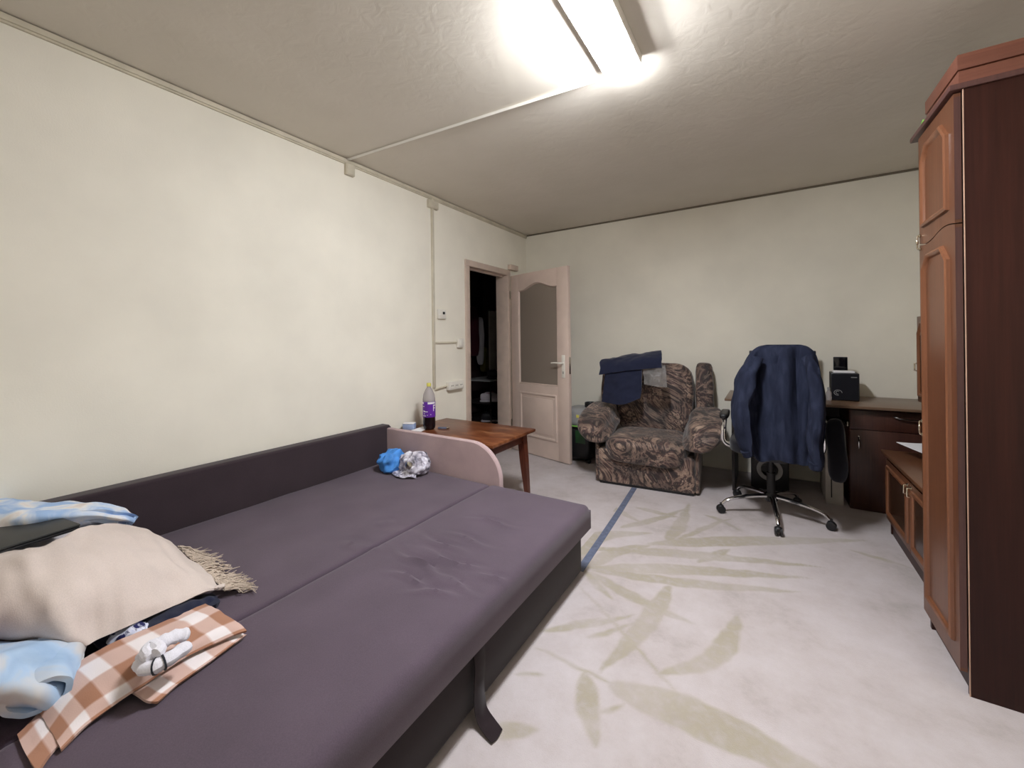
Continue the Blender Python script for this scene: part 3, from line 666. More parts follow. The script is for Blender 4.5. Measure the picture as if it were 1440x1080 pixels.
rows = [[(-80, 700, .66), (-20, 697, .665), (40, 704, .66), (90, 705, .645), (140, 706, .63), (172, 714, .60), (186, 722, .575)],
        [(-80, 715, .69), (-20, 708, .69), (40, 714, .68), (90, 712, .665), (140, 714, .64), (178, 720, .605), (191, 728, .575)],
        [(-80, 740, .66), (-20, 730, .67), (40, 728, .665), (90, 726, .65), (140, 726, .63), (175, 731, .60), (188, 735, .57)],
        [(-80, 775, .60), (-20, 765, .60), (40, 752, .60), (90, 745, .59), (140, 738, .57), (168, 738, .55), (184, 739, .54)]]
single('patterned_bedding', patch(pz(rows), 60, 30, .03, .008, 14, 5), 'duvet', 'blue and white patterned bedding rolled behind the laptop', 'bedding')
# support under the bedding and the laptop
single('folded_sheet', blob((-2.09, .30, .485), (.44, .40, .20), .004, 5, 4, k=3.4, floor=fz), 'white_cloth', 'white folded sheet under the laptop', 'bedding')
lp = thing('laptop', 'closed dark grey laptop resting on the beige throw', 'laptop', (-2.127, .237, .625), math.radians(9))
lm = MB(); lm.box(-.165, .165, -.115, .115, .0, .010, .004); lm.v = [tuple(p) for p in lm.v]; obj('base_half', lm, 'black_plastic', lp)
lm = MB(); lm.box(-.165, .165, -.115, .115, .011, .019, .003); obj('lid', lm, 'laptop', lp)
lm = MB(); lm.tube([(-.11, .114, .0105), (.11, .114, .0105)], .004, 8); obj('hinge', lm, 'black_plastic', lp)
rows = [[(-70, 800, .60), (15, 772, .63), (72, 764, .645), (118, 741, .65), (160, 736, .60), (205, 745, .55), (248, 768, .44)],
        [(-70, 822, .61), (25, 776, .66), (68, 766, .66), (125, 752, .635), (182, 752, .59), (228, 765, .53), (268, 786, .41)],
        [(-70, 845, .60), (22, 805, .635), (85, 800, .62), (142, 785, .60), (196, 778, .57), (243, 786, .51), (284, 802, .405)],
        [(-70, 870, .57), (12, 840, .595), (82, 835, .59), (142, 818, .57), (200, 805, .545), (255, 803, .49), (298, 813, .41)],
        [(-70, 890, .53), (4, 872, .55), (78, 866, .55), (138, 846, .535), (204, 828, .51), (264, 816, .465), (308, 820, .42)],
        [(-70, 905, .48), (0, 895, .505), (85, 895, .50), (135, 875, .49), (210, 850, .475), (275, 829, .445), (315, 824, .42)],
        [(-70, 910, .445), (2, 904, .46), (105, 911, .45), (145, 896, .45), (222, 862, .445), (287, 833, .43), (317, 828, .405)]]
thr = patch(pz(rows), 100, 90, .008, .012, 7, 7, stretch=(1, 2.2, .6))
throw = single('fringed_throw', thr, 'throw', 'soft beige throw with a fringed edge spread over the laundry pile', 'throw blanket')
fm = MB(); rr = random.Random(2)
edge = [(249, 768, .435), (262, 778, .42), (272, 788, .41), (284, 800, .405), (297, 812, .405), (307, 819, .41), (316, 826, .405), (316, 830, .40)]
E_ = resample([tuple(onz(*p)) for p in edge], 90)
for p in E_:
    for _ in range(2):
        p0 = Vector(p) + Vector((rr.uniform(-.006, .006), rr.uniform(-.006, .006), 0)); dr = Vector((.35 + rr.uniform(-.5, .5), .95 + rr.uniform(-.45, .25), 0)).normalized(); L_ = rr.uniform(.05, .10)
        q = [p0]; h0 = p0.z
        for k in range(1, 5):
            s_ = k / 4; sw = Vector((-dr.y, dr.x, 0)) * (.018 * math.sin(s_ * 3 + rr.uniform(-1, 1)))
            q.append(Vector((p0.x, p0.y, 0)) + dr * (L_ * s_) + sw + Vector((0, 0, max(SZ + .004, h0 + (SZ + .004 - h0) * min(1, s_ * 1.6) + rr.uniform(0, .012)))))
        fm.tube(q, [.0022, .0022, .002, .0018, .001], 4)
fo = obj('fringe', fm, 'fringe', throw, world=True); fo['kind'] = 'stuff'
ck = thing('checked_blanket', 'brown and white checked blanket folded lengthwise on the sofa', 'blanket', tuple(onz(180, 950, SZ)))
cols = [[(56, 1002, .392), (68, 1022, .392), (80, 1042, .390), (86, 1054, .386)], [(72, 962, .415), (95, 985, .413), (112, 1005, .405), (121, 1020, .393)], [(105, 934, .428), (128, 953, .43), (149, 977, .418), (160, 992, .396)],
        [(152, 908, .440), (176, 925, .442), (199, 947, .428), (208, 960, .402)], [(207, 884, .435), (231, 897, .440), (253, 913, .43), (262, 924, .408)], [(256, 862, .425), (279, 872, .430), (301, 886, .425), (315, 899, .405)], [(289, 848, .415), (306, 858, .420), (331, 873, .418), (347, 887, .402)]]
rows = [[c[j] for c in cols] for j in range(4)]
obj('top_layer', patch(pz(rows), 80, 30, .007, .004, 16, 9, uvs=(.72, .30), floor_z=fz), 'check', ck, world=True)
cols = [[(150, 955, .398), (178, 968, .396), (205, 984, .394), (223, 987, .384)], [(200, 930, .402), (222, 945, .398), (243, 958, .392), (252, 962, .384)], [(258, 900, .402), (277, 912, .398), (293, 924, .392), (300, 928, .384)], [(308, 872, .398), (327, 882, .396), (340, 890, .392), (347, 893, .384)]]
rows = [[c[j] for c in cols] for j in range(4)]
obj('lower_fold', patch(pz(rows), 50, 20, .007, .003, 16, 11, uvs=(.45, .14), floor_z=fz), 'check', ck, world=True)
cols = [[(24, 1034, .384), (34, 1058, .384), (52, 1086, .384)], [(45, 1012, .388), (56, 1034, .388), (72, 1058, .386)], [(70, 985, .39), (80, 1008, .39), (98, 1032, .386)], [(100, 965, .392), (112, 985, .392), (125, 1004, .388)]]
rows = [[c[j] for c in cols] for j in range(3)]
obj('tail_end', patch(pz(rows), 30, 20, .007, .003, 16, 12, uvs=(.2, .18), floor_z=fz), 'check', ck, world=True)
sk = thing('rolled_socks', 'pair of white sport socks with black stripes rolled together', 'socks', tuple(onz(235, 915, .43)))
def path(pp): return [tuple(onz(*p)) for p in pp]
P1 = resample(path([(266, 893, .468), (250, 894, .478), (232, 901, .482), (215, 910, .478), (204, 920, .468), (200, 930, .458)]), 22)
obj('cuff_roll', MB().tube(P1, [.010] + [.019 + .002 * math.sin(i * 1.9) for i in range(20)] + [.012], 12, flat=.8), 'sock', sk, world=True)
P2 = resample(path([(200, 928, .458), (203, 936, .456), (215, 938, .46), (232, 930, .464), (250, 918, .462), (264, 908, .458)]), 26)
s2 = obj('sock_foot', MB().tube(P2, [.012] + [.020 + .0015 * math.sin(i * 1.3) for i in range(24)] + [.010], 12, flat=.8), 'sock', sk, world=True)
for k in (11, 14):
    seg = [Vector(p) for p in P2[k:k + 2]]; obj('black_stripe', MB().tube([seg[0], seg[0].lerp(seg[1], .8)], .0225, 12, flat=.82), 'sock_stripe', s2, world=True)
P3 = resample(path([(212, 925, .478), (206, 917, .482), (214, 908, .486), (224, 914, .484), (217, 922, .482)]), 18)
obj('sock_toe', MB().tube(P3, [.010] + [.015] * 16 + [.008], 10), 'sock', sk, world=True)

# blue cloth and foil bag by the far armrest
single('blue_cloth', blob((-2.175, 1.90, .43), (.21, .17, .14), .024, 14, 6, k=2.1, n=30, floor=fz), 'blue_bag', 'bright blue crumpled cloth beside a silver foil bag', 'cloth')
fb = thing('foil_bag', 'crumpled silver printed foil bag with a round metal cap', 'bag', (-1.985, 1.925, fz))
obj('bag_body', blob((-1.985, 1.925, .435), (.20, .15, .14), .022, 16, 8, k=2.3, n=30, floor=fz), 'foil', fb, world=True, sharp=25)
cpv = Matrix.Translation((-1.950, 1.850, .45)) @ Matrix.Rotation(math.radians(80), 4, 'X')
obj('cap', MB().lathe([(.024, 0), (.026, .006), (.025, .018), (.018, .024), (.006, .026)], n=20).xform(cpv), 'metal', fb, world=True)
flp = patch([[(-2.09, 1.875, .40), (-2.00, 1.85, .41), (-1.92, 1.885, .42)], [(-2.10, 1.845, .385), (-2.00, 1.82, .39), (-1.91, 1.86, .395)], [(-2.09, 1.82, .383), (-1.99, 1.795, .383), (-1.89, 1.84, .384)]], 20, 10, .003, .012, 22, 5, floor_z=fz)
obj('bag_flap', flp, 'foil', fb, world=True, sharp=25)

# ------------------------------------------------------------------ coffee table and things on it
TX0, TX1, TY0, TY1, TZ = -2.478, -1.548, 2.205, 2.80, .55
tb = thing('coffee_table', 'worn reddish brown wooden table beyond the sofa armrest', 'table', ((TX0 + TX1) / 2, (TY0 + TY1) / 2, 0))
obj('table_top', B(TX0, TX1, TY0, TY1, TZ - .024, TZ, .005), 'table_wood', tb, world=True)
ap = [(TX0 + .06, TX1 - .07, TY0 + .055, TY0 + .075), (TX0 + .06, TX1 - .07, TY1 - .075, TY1 - .055), (TX0 + .055, TX0 + .075, TY0 + .06, TY1 - .06), (TX1 - .085, TX1 - .065, TY0 + .06, TY1 - .06)]
for a in ap: obj('apron', B(*a, TZ - .10, TZ - .024, .002), 'table_leg', tb, world=True)
for x, sx in ((TX0 + .08, -1), (TX1 - .08, 1)):
    for y, sy in ((TY0 + .08, -1), (TY1 - .08, 1)):
        lg = MB(); vs = []
        for z, h, o in ((TZ - .024, .028, 0), (.30, .026, .012), (0, .016, .03)):
            vs += [(x + sx * o + a * h, y + sy * o + b * h, z) for a, b in ((-1, -1), (1, -1), (1, 1), (-1, 1))]
        fs = [(3, 2, 1, 0), (8, 9, 10, 11)] + [(i * 4 + k, i * 4 + (k + 1) % 4, i * 4 + 4 + (k + 1) % 4, i * 4 + 4 + k) for i in range(2) for k in range(4)]
        obj('leg', lg.add(vs, fs), 'table_leg', tb, world=True, smooth=False)
bx, by = -2.28, 2.37
bt = thing('cola_bottle', 'half empty dark soda bottle with purple label and yellow cap', 'bottle', (bx, by, TZ))
BS = .97
pr = lambda L_: [(r_ * BS, z * BS) for r_, z in L_]
obj('liquid', MB().lathe(pr([(.036, .0), (.046, .012), (.050, .03), (.050, .105)]), n=28), 'cola', bt)
obj('bottle_wall', MB().lathe(pr([(.0505, .106), (.051, .22), (.0505, .252), (.046, .285), (.036, .312), (.024, .333), (.0155, .345), (.0145, .362)]), n=28), 'pet', bt)
lbm = obj('label', MB().lathe(pr([(.0517, .105), (.0521, .108), (.0521, .228), (.0517, .231)]), n=36), 'purple', bt)
lw = MB()
def arcband(mb, a0, a1, z0, z1, r_=.0527 * BS, n=8):
    vs = []; 
    for i in range(n + 1):
        a = math.radians(a0 + (a1 - a0) * i / n)
        for rr_, z in ((r_, z0), (r_, z1), (r_ - .0015, z1), (r_ - .0015, z0)): vs.append((rr_ * math.cos(a), rr_ * math.sin(a), z))
    fs = [(i * 4 + k, i * 4 + (k + 1) % 4, i * 4 + 4 + (k + 1) % 4, i * 4 + 4 + k) for i in range(n) for k in range(4)] + [(3, 2, 1, 0), tuple(n * 4 + k for k in range(4))]
    mb.add(vs, fs)
va = math.degrees(math.atan2(-by, -bx))   # direction towards the camera
for a0, a1, z0, z1 in ((-12, 62, .207, .222), (-95, -55, .207, .222)): lw = MB(); arcband(lw, va + a0, va + a1, z0, z1); obj('label_stripe', lw, 'paper', lbm)
for k, (a0, a1, z) in enumerate(((-70, -45, .186), (-62, -40, .150), (-55, -12, .145), (-50, -42, .128), (-62, -30, .112), (10, 18, .122), (-18, -12, .118))): lw = MB(); arcband(lw, va + a0, va + a1, z, z + .005); obj('label_print', lw, 'paper', lbm)
lt = MB()    # large white letter F
arcband(lt, va + 38, va + 46, .150, .200, .0530 * BS); arcband(lt, va + 46, va + 66, .190, .200, .0530 * BS); arcband(lt, va + 46, va + 60, .170, .179, .0530 * BS)
obj('label_letter', lt, 'paper', lbm)
obj('cap', MB().lathe([(.0165, .343), (.0172, .347), (.0172, .366), (.0150, .370)], n=24), 'yellow', bt)
cb = thing('card_box', 'small pale blue card box lying open near the bottle', 'box', (-2.425, 2.295, TZ), math.radians(25))
obj('box_body', B(-.045, .045, -.03, .03, 0, .045, .002), 'bluebox', cb)
fp = MB(); fp.prism([(-.045, .0455), (.045, .0455), (.055, .062), (-.05, .058)], lambda a, b, c: (a, c, b), -.031, -.0295); fp.xform(Matrix.Identity(4))
obj('lid_flap', B(-.045, .045, -.032, .030, .0455, .050, .001), 'paper', cb)
single('paper_slip', patch([[(-2.36, 2.25, .556), (-2.32, 2.26, .553), (-2.27, 2.27, .553)], [(-2.38, 2.42, .558), (-2.35, 2.43, .554), (-2.33, 2.44, .553)]], 8, 6, .0015), 'paper', 'white paper slip under the card box', 'paper')
lg_ = thing('lighter', 'slim grey blue lighter lying on the wooden table', 'lighter', (-2.19, 2.435, TZ), math.radians(20))
obj('lighter_body', B(-.045, .03, -.011, .011, 0, .014, .005), 'tape', lg_); obj('lighter_head', B(.03, .048, -.010, .010, .001, .014, .003), 'metal', lg_)

# ------------------------------------------------------------------ wardrobe and wall unit
wd = thing('wardrobe', 'tall narrow mahogany wardrobe with panelled doors', 'wardrobe', (.86, 2.23, 0))
WX, WXB, WY0, WY1 = .588, 1.15, 2.012, 2.41
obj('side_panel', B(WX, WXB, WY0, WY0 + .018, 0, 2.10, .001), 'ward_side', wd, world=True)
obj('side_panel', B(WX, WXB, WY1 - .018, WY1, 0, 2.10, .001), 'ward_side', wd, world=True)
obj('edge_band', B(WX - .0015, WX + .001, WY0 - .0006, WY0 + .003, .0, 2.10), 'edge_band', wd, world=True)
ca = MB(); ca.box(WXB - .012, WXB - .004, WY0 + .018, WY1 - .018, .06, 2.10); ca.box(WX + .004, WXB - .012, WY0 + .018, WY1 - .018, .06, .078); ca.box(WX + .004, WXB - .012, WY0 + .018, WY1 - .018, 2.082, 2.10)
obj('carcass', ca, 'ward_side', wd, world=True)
obj('plinth', B(WX + .012, WX + .03, WY0 + .018, WY1 - .018, 0, .07), 'ward_side', wd, world=True)
obj('lid', B(.553, WXB + .005, WY0 - .006, WY1 + .05, 2.101, 2.122, .004), 'ward_edge', wd, world=True)
f3 = lambda y, z, h: (.566 - h, y, z)
def wdoor(z0, z1, polys, hz, wave):
    dm = MB(); ya, yb = WY0 + .006, WY1 - .012
    n = 16; wv = lambda i: .012 * math.sin(i / n * math.pi * 2)
    bot = [(ya + (yb - ya) * i / n, z0 + (wv(i) if wave == 'b' else 0)) for i in range(n + 1)]
    topp = [(ya + (yb - ya) * i / n, z1 + (wv(i) if wave == 't' else 0)) for i in range(n, -1, -1)]
    dm.prism(bot + topp, lambda a, b, c: (c, a, b), .566, .584)
    dr = obj('door', dm, 'ward_door', wd, world=True)
    obj('door_edge', B(.5665, .5835, ya - .0008, ya + .0002, z0 + .012, z1 - .012), 'ward_edge', dr, world=True)
    for p in polys:
        mm = MB(); mm.molding(p, f3, .026, .013); obj('moulding', mm, 'ward_mold', dr, world=True)
    hm = MB(); y = WY1 - .028
    hm.tube([(.566, y, hz), (.557, y, hz), (.555, y, hz - .004), (.555, y, hz - .05), (.557, y, hz - .056), (.566, y, hz - .056)], .0032, 8)
    hm.cushion((.555, y, hz - .027), (.009, .011, .026), 2.5, 4); hm.cushion((.563, y, hz), (.007, .016, .016), 2.5, 4); hm.cushion((.563, y, hz - .056), (.007, .016, .016), 2.5, 4)
    obj('handle', hm, 'brass', dr, world=True)
def chamf(y0, y1, z0, z1, c): return [(y0, z0), (y1, z0), (y1, z1 - c), (y1 - c, z1), (y0 + c, z1), (y0, z1 - c)]
wdoor(1.642, 2.092, [chamf(2.065, 2.345, 1.70, 2.035, .06)], 1.675, 'b')
wdoor(.078, 1.638, [chamf(2.065, 2.345, .15, 1.585, .06)], .885, 't')
bd2 = thing('board_stack', 'two long reddish boards laid on top of the wardrobe', 'boards', (.87, 2.28, 2.1225))
obj('board', B(.602, 1.15, 2.10, 2.44, 2.1225, 2.205, .003), 'ward_top', bd2, world=True)
obj('board', B(.598, 1.15, 2.094, 2.44, 2.2065, 2.262, .003), 'ward_top', bd2, world=True)
hk = MB(); hk.tube([(.572, 2.345, 2.1235), (.572, 2.345, 2.142), (.572, 2.352, 2.152), (.572, 2.364, 2.152), (.572, 2.371, 2.144)], .0035, 8); hk.box(.564, .580, 2.337, 2.353, 2.1225, 2.126, .001)
single('hook', hk, 'lime', 'tiny lime green hook on the wardrobe lid', 'hook')

lc = thing('low_cabinet', 'low brown cabinet with two framed doors beyond the wardrobe', 'cabinet', (.89, 2.95, 0))
CX, CY0, CY1, CZ = .622, 2.415, 3.43, .525
obj('cabinet_top', B(CX, 1.15, CY0, CY1 + .01, CZ - .022, CZ, .004), 'low_top', lc, world=True)
cb_ = MB(); cb_.box(CX + .04, 1.15, CY0, CY0 + .018, .09, CZ - .022); cb_.box(CX + .04, 1.15, CY1 - .018, CY1, .0, CZ - .022); cb_.box(CX + .04, 1.15, CY0, CY1, .09, .108); cb_.box(1.13, 1.15, CY0, CY1, .09, CZ - .022)
obj('carcass', cb_, 'ward_side', lc, world=True)
obj('plinth', B(CX + .045, CX + .062, CY0, CY1, 0, .09), 'ward_side', lc, world=True)
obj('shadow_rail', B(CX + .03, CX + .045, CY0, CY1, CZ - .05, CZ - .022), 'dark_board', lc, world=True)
ym = (CY0 + CY1) / 2
for ya, yb, hy in ((CY0 + .004, ym - .003, ym - .03), (ym + .003, CY1 - .004, ym + .03)):
    dr = obj('door', B(CX + .020, CX + .038, ya, yb, .095, CZ - .052, .002), 'ward_door', lc, world=True)
    mm = MB(); mm.molding([(ya + .035, .13), (yb - .035, .13), (yb - .035, CZ - .085), (ya + .035, CZ - .085)], lambda y, z, h: (CX + .020 - h, y, z), .028, .012); obj('moulding', mm, 'ward_mold', dr, world=True)
    obj('inset_panel', B(CX + .0185, CX + .0205, ya + .064, yb - .064, .16, CZ - .115), 'cab_glass', dr, world=True)
    hm = MB(); z = CZ - .075
    hm.tube([(CX + .020, hy, z), (CX + .002, hy, z - .002), (CX + .001, hy, z - .045), (CX + .020, hy, z - .05)], .0045, 8); hm.cushion((CX + .017, hy, z), (.008, .02, .02), 2.5, 4); hm.cushion((CX + .017, hy, z - .05), (.008, .02, .02), 2.5, 4)
    obj('handle', hm, 'brass', dr, world=True)
uc = thing('wall_cabinet', 'brown glazed wall cabinet between wardrobe and armchair wall', 'wall cabinet', (.97, 2.95, .84))
obj('cabinet_body', B(.82, 1.168, 2.42, 3.462, .838, 1.372, .003), 'ward_side', uc, world=True)
for ya, yb in ((2.424, 2.955), (2.961, 3.458)):
    dr = obj('door', B(.800, .819, ya, yb, .842, 1.368, .002), 'ward_door', uc, world=True)
    mm = MB(); mm.molding([(ya + .03, .875), (yb - .03, .875), (yb - .03, 1.27), (yb - .09, 1.335), (ya + .09, 1.335), (ya + .03, 1.27)], lambda y, z, h: (.800 - h, y, z), .025, .012); obj('moulding', mm, 'ward_mold', dr, world=True)
    obj('glass_pane', B(.798, .801, ya + .06, yb - .06, .91, 1.25), 'cab_glass', dr, world=True)
    hm = MB(); yy = yb - .02; hm.tube([(.80, yy, 1.08), (.782, yy, 1.078), (.782, yy, 1.035), (.80, yy, 1.032)], .0045, 8); obj('handle', hm, 'brass', dr, world=True)
bw = MB(); bw.lathe([(.05, 0), (.075, .012), (.10, .05), (.104, .055), (.096, .052), (.07, .016), (.045, .008)], n=28); bw.xform(Matrix.Translation((.87, 3.28, CZ)))
single('dark_bowl', bw, 'black_plastic', 'shallow black bowl on the low cabinet', 'bowl')
pp_ = patch([[(.675, 3.34, .60), (.79, 3.40, .592), (.93, 3.45, .60)], [(.715, 3.24, .592), (.82, 3.28, .588), (.93, 3.30, .594)], [(.74, 3.12, .594), (.87, 3.15, .59), (.95, 3.17, .598)]], 12, 12, .003)
single('letter_sheets', pp_, 'paper', 'white paper sheets resting across the black bowl', 'paper')

# ------------------------------------------------------------------ desk
dk = thing('desk', 'dark brown computer desk with drawer cabinet', 'desk', (.42, 4.0, 0))
DYF, DZT = 3.70, .757
obj('desk_top', B(-.285, 1.16, DYF, YB - .006, DZT - .020, DZT, .004), 'desk_top', dk, world=True)
obj('side_panel', B(-.24, -.222, DYF + .05, YB - .03, 0, DZT - .020), 'dark_board', dk, world=True)
obj('back_panel', B(-.222, .51, YB - .10, YB - .084, .25, DZT - .020), 'dark_board', dk, world=True)
obj('keyboard_tray', B(-.20, .49, DYF + .07, DYF + .36, .60, .615, .002), 'dark_board', dk, world=True)
for x in (-.2218, .498): obj('tray_rail', B(x, x + .010, DYF + .07, DYF + .42, .60, .63, .001), 'metal', dk, world=True)
obj('cabinet_body', B(.512, 1.15, DYF + .085, YB - .02, .0, DZT - .020, .002), 'desk_wood', dk, world=True)
drw = obj('drawer_front', B(.514, 1.148, DYF + .066, DYF + .0845, .585, .722, .002), 'desk_wood', dk, world=True)
hm = MB(); hm.tube(resample([(.745, DYF + .066, .690), (.755, DYF + .048, .688), (.80, DYF + .040, .680), (.87, DYF + .040, .676), (.92, DYF + .048, .674), (.93, DYF + .066, .672)], 16), .006, 8); obj('handle', hm, 'chrome', drw, world=True)
ddr = obj('cabinet_door', B(.514, 1.148, DYF + .066, DYF + .0845, .055, .580, .002), 'desk_wood', dk, world=True)
hm = MB(); hm.tube(resample([(.56, DYF + .066, .545), (.56, DYF + .046, .535), (.56, DYF + .040, .50), (.56, DYF + .046, .455), (.56, DYF + .066, .445)], 14), .0055, 8); obj('handle', hm, 'chrome', ddr, world=True)
# items on the desk
mo = thing('monitor', 'black computer monitor hidden behind the hanging jacket', 'monitor', (.12, 4.16, DZT))
obj('bezel', B(-.12, .355, 4.14, 4.175, .86, 1.135, .006), 'black_plastic', mo, world=True)
obj('screen_panel', B(-.105, .34, 4.1385, 4.1405, .875, 1.12), 'screen', mo, world=True)
obj('neck', B(.09, .15, 4.165, 4.185, .765, .95, .004), 'black_plastic', mo, world=True)
obj('stand_foot', MB().lathe([(.11, 0), (.11, .006), (.09, .012)], .12, 4.17, 28, DZT), 'black_plastic', mo, world=True)
sp = thing('speaker', 'black cube loudspeaker with a pale round emblem on the desk', 'speaker', (.52, 4.06, DZT), math.radians(-3))
obj('cabinet', B(-.085, .085, -.10, .10, .003, .212, .006), 'black_plastic', sp)
obj('front_grille', B(-.080, .080, -.104, -.099, .009, .206, .003), 'black_fabric', sp)
em = MB(); em.tube([(-.043 + .024 * math.cos(a), -.106, .062 + .020 * math.sin(a)) for a in [k * 2 * math.pi / 18 for k in range(15)]], .0022, 6)
em.tube([(-.043 + .013 * math.cos(a), -.106, .062 + .011 * math.sin(a)) for a in [1 + k * 2 * math.pi / 18 for k in range(12)]], .002, 6)
obj('emblem', em, 'plastic_grey', sp)
obj('name_mark', B(.035, .070, -.1055, -.1038, .180, .185), 'plastic_grey', sp)
for x in (-.06, .06):
    for y in (-.07, .07): obj('foot', MB().lathe([(.008, 0), (.008, .004)], x, y, 10), 'black_plastic', sp)
single('paper_pad', B(.445, .575, 3.965, 4.05, DZT + .2135, DZT + .228, .002).xform(Matrix.Identity(4)), 'paper', 'white paper pad lying on the black loudspeaker', 'paper')
ph = thing('phone', 'black phone standing upright behind the loudspeaker paper', 'phone', (.508, 4.12, DZT + .2125))
obj('phone_body', B(-.045, .045, -.006, .006, .0, .118, .005, 3), 'black_plastic', ph); obj('phone_screen', B(-.041, .041, -.0072, -.0058, .006, .112, .0006), 'screen', ph)
obj('phone_rest', B(-.03, .03, -.004, .03, 0, .012, .003), 'black_plastic', ph)
gb = thing('glass_vial', 'small clear bottle beside the loudspeaker', 'bottle', (.415, 3.95, DZT))
obj('vial_body', MB().lathe([(.016, 0), (.018, .006), (.018, .06), (.010, .075), (.008, .085)], n=18), 'pet', gb); obj('vial_cap', MB().lathe([(.010, .083), (.010, .10)], n=16), 'plastic_grey', gb)
pc = thing('computer_tower', 'off white computer tower standing under the desk', 'computer', (.43, 3.98, 0))
obj('case', B(.375, .478, 3.825, 4.19, .0, .475, .006), 'beige_tower', pc, world=True)
obj('front_bezel', B(.373, .480, 3.808, 3.826, .0, .478, .006), 'beige_tower', pc, world=True)
obj('drive_bay', B(.385, .465, 3.8065, 3.8085, .36, .385), 'plastic_grey', pc, world=True)
obj('vent_slot', B(.405, .412, 3.8065, 3.8085, .05, .25), 'dark_hole', pc, world=True)
sw_ = thing('subwoofer', 'black box speaker standing on the floor under the desk', 'speaker', (.02, 4.0, 0))
obj('cabinet', B(-.13, .13, -.14, .14, .012, .33, .008), 'black_plastic', sw_); obj('driver_ring', MB().lathe([(.085, 0), (.09, .006), (.075, .008), (.06, .002)], n=28).xform(Matrix.Translation((0, -.138, .18)) @ Matrix.Rotation(math.pi / 2, 4, 'X')), 'plastic_grey', sw_)
for x in (-.1, .1):
    for y in (-.1, .1): obj('foot', MB().lathe([(.012, 0), (.012, .013)], x, y, 10), 'black_plastic', sw_)

# ------------------------------------------------------------------ office chair and jacket
CCX, CCY = .025, 3.365
oc = thing('office_chair', 'black office chair on a chrome five star base', 'office chair', (CCX, CCY, 0))
a0 = math.atan2(3.027 - CCY, .06 - CCX)
for k in range(5):
    a = a0 + k * 2 * math.pi / 5; dx, dy = math.cos(a), math.sin(a)
    pts = resample([(dx * .03, dy * .03, .135), (dx * .12, dy * .12, .130), (dx * .22, dy * .22, .115), (dx * .29, dy * .29, .095), (dx * .325, dy * .325, .066)], 14)
    lg = obj('base_leg', MB().tube(pts, [.020 - .009 * i / 13 for i in range(14)], 10, flat=.8), 'chrome', oc)
    cs = MB(); wx, wy = dx * .333, dy * .333; px_, py_ = -dy, dx
    Mw = Matrix.Translation((wx, wy, .027)) @ Matrix(((px_, dx, 0, 0), (py_, dy, 0, 0), (0, 0, 1, 0), (0, 0, 0, 1))) @ Matrix.Rotation(math.pi / 2, 4, 'Y')
    for s_ in (-.022, .006): cs.add(*(lambda m: (m.v, m.f))(MB().lathe([(.020, s_), (.027, s_ + .003), (.027, s_ + .013), (.020, s_ + .016)], n=18).xform(Mw)))
    cs.cushion((wx, wy, .040), (.040, .040, .036), 3, 5); cs.tube([(wx, wy, .05), (wx, wy, .072)], .008, 8)
    obj('caster', cs, 'black_plastic', oc)
obj('hub', MB().lathe([(.035, .10), (.040, .11), (.040, .145), (.030, .16)], n=20), 'black_plastic', oc)
obj('gas_column', MB().lathe([(.026, .155), (.026, .30), (.018, .302), (.018, .42)], n=18), 'black_plastic', oc)
obj('tilt_mechanism', B(-.10, .10, -.12, .12, .405, .445, .01), 'black_plastic', oc)
lv = MB(); lv.tube([(.09, .0, .42), (.20, -.02, .415), (.25, -.03, .41)], .006, 8); obj('lever', lv, 'chrome', oc)
obj('seat', MB().cushion((0, .04, .49), (.50, .50, .10), 5, 10), 'black_fabric', oc)
obj('back_support', B(-.03, .09, -.24, -.20, .43, .70, .012), 'black_plastic', oc)
obj('backrest', MB().cushion((.055, -.165, .83), (.42, .075, .62), 4, 12, lambda p, r: Vector((.055 + (p.x - .055) * (1 - .42 * max(0, r.z) ** 1.5), p.y + .06 * (p.x - .045) ** 2 * 10 - .02 * (p.z - .6), p.z))), 'black_fabric', oc)
for s_, x in ((-1, -.285), (1, .285)):
    lp_ = MB(); lp_.tube(resample([(s_ * .20, .10, .455), (x, .10, .46), (x + s_ * .01, .14, .55), (x, .10, .655), (x, -.04, .665), (x + s_ * .005, -.10, .61), (x, -.09, .50), (s_ * .20, -.06, .455)], 40), .011, 8)
    ar = obj('armrest_loop', lp_, 'chrome', oc)
    obj('armrest_pad', MB().cushion((x, .02, .685), (.060, .26, .045), 4, 8), 'black_plastic', ar)

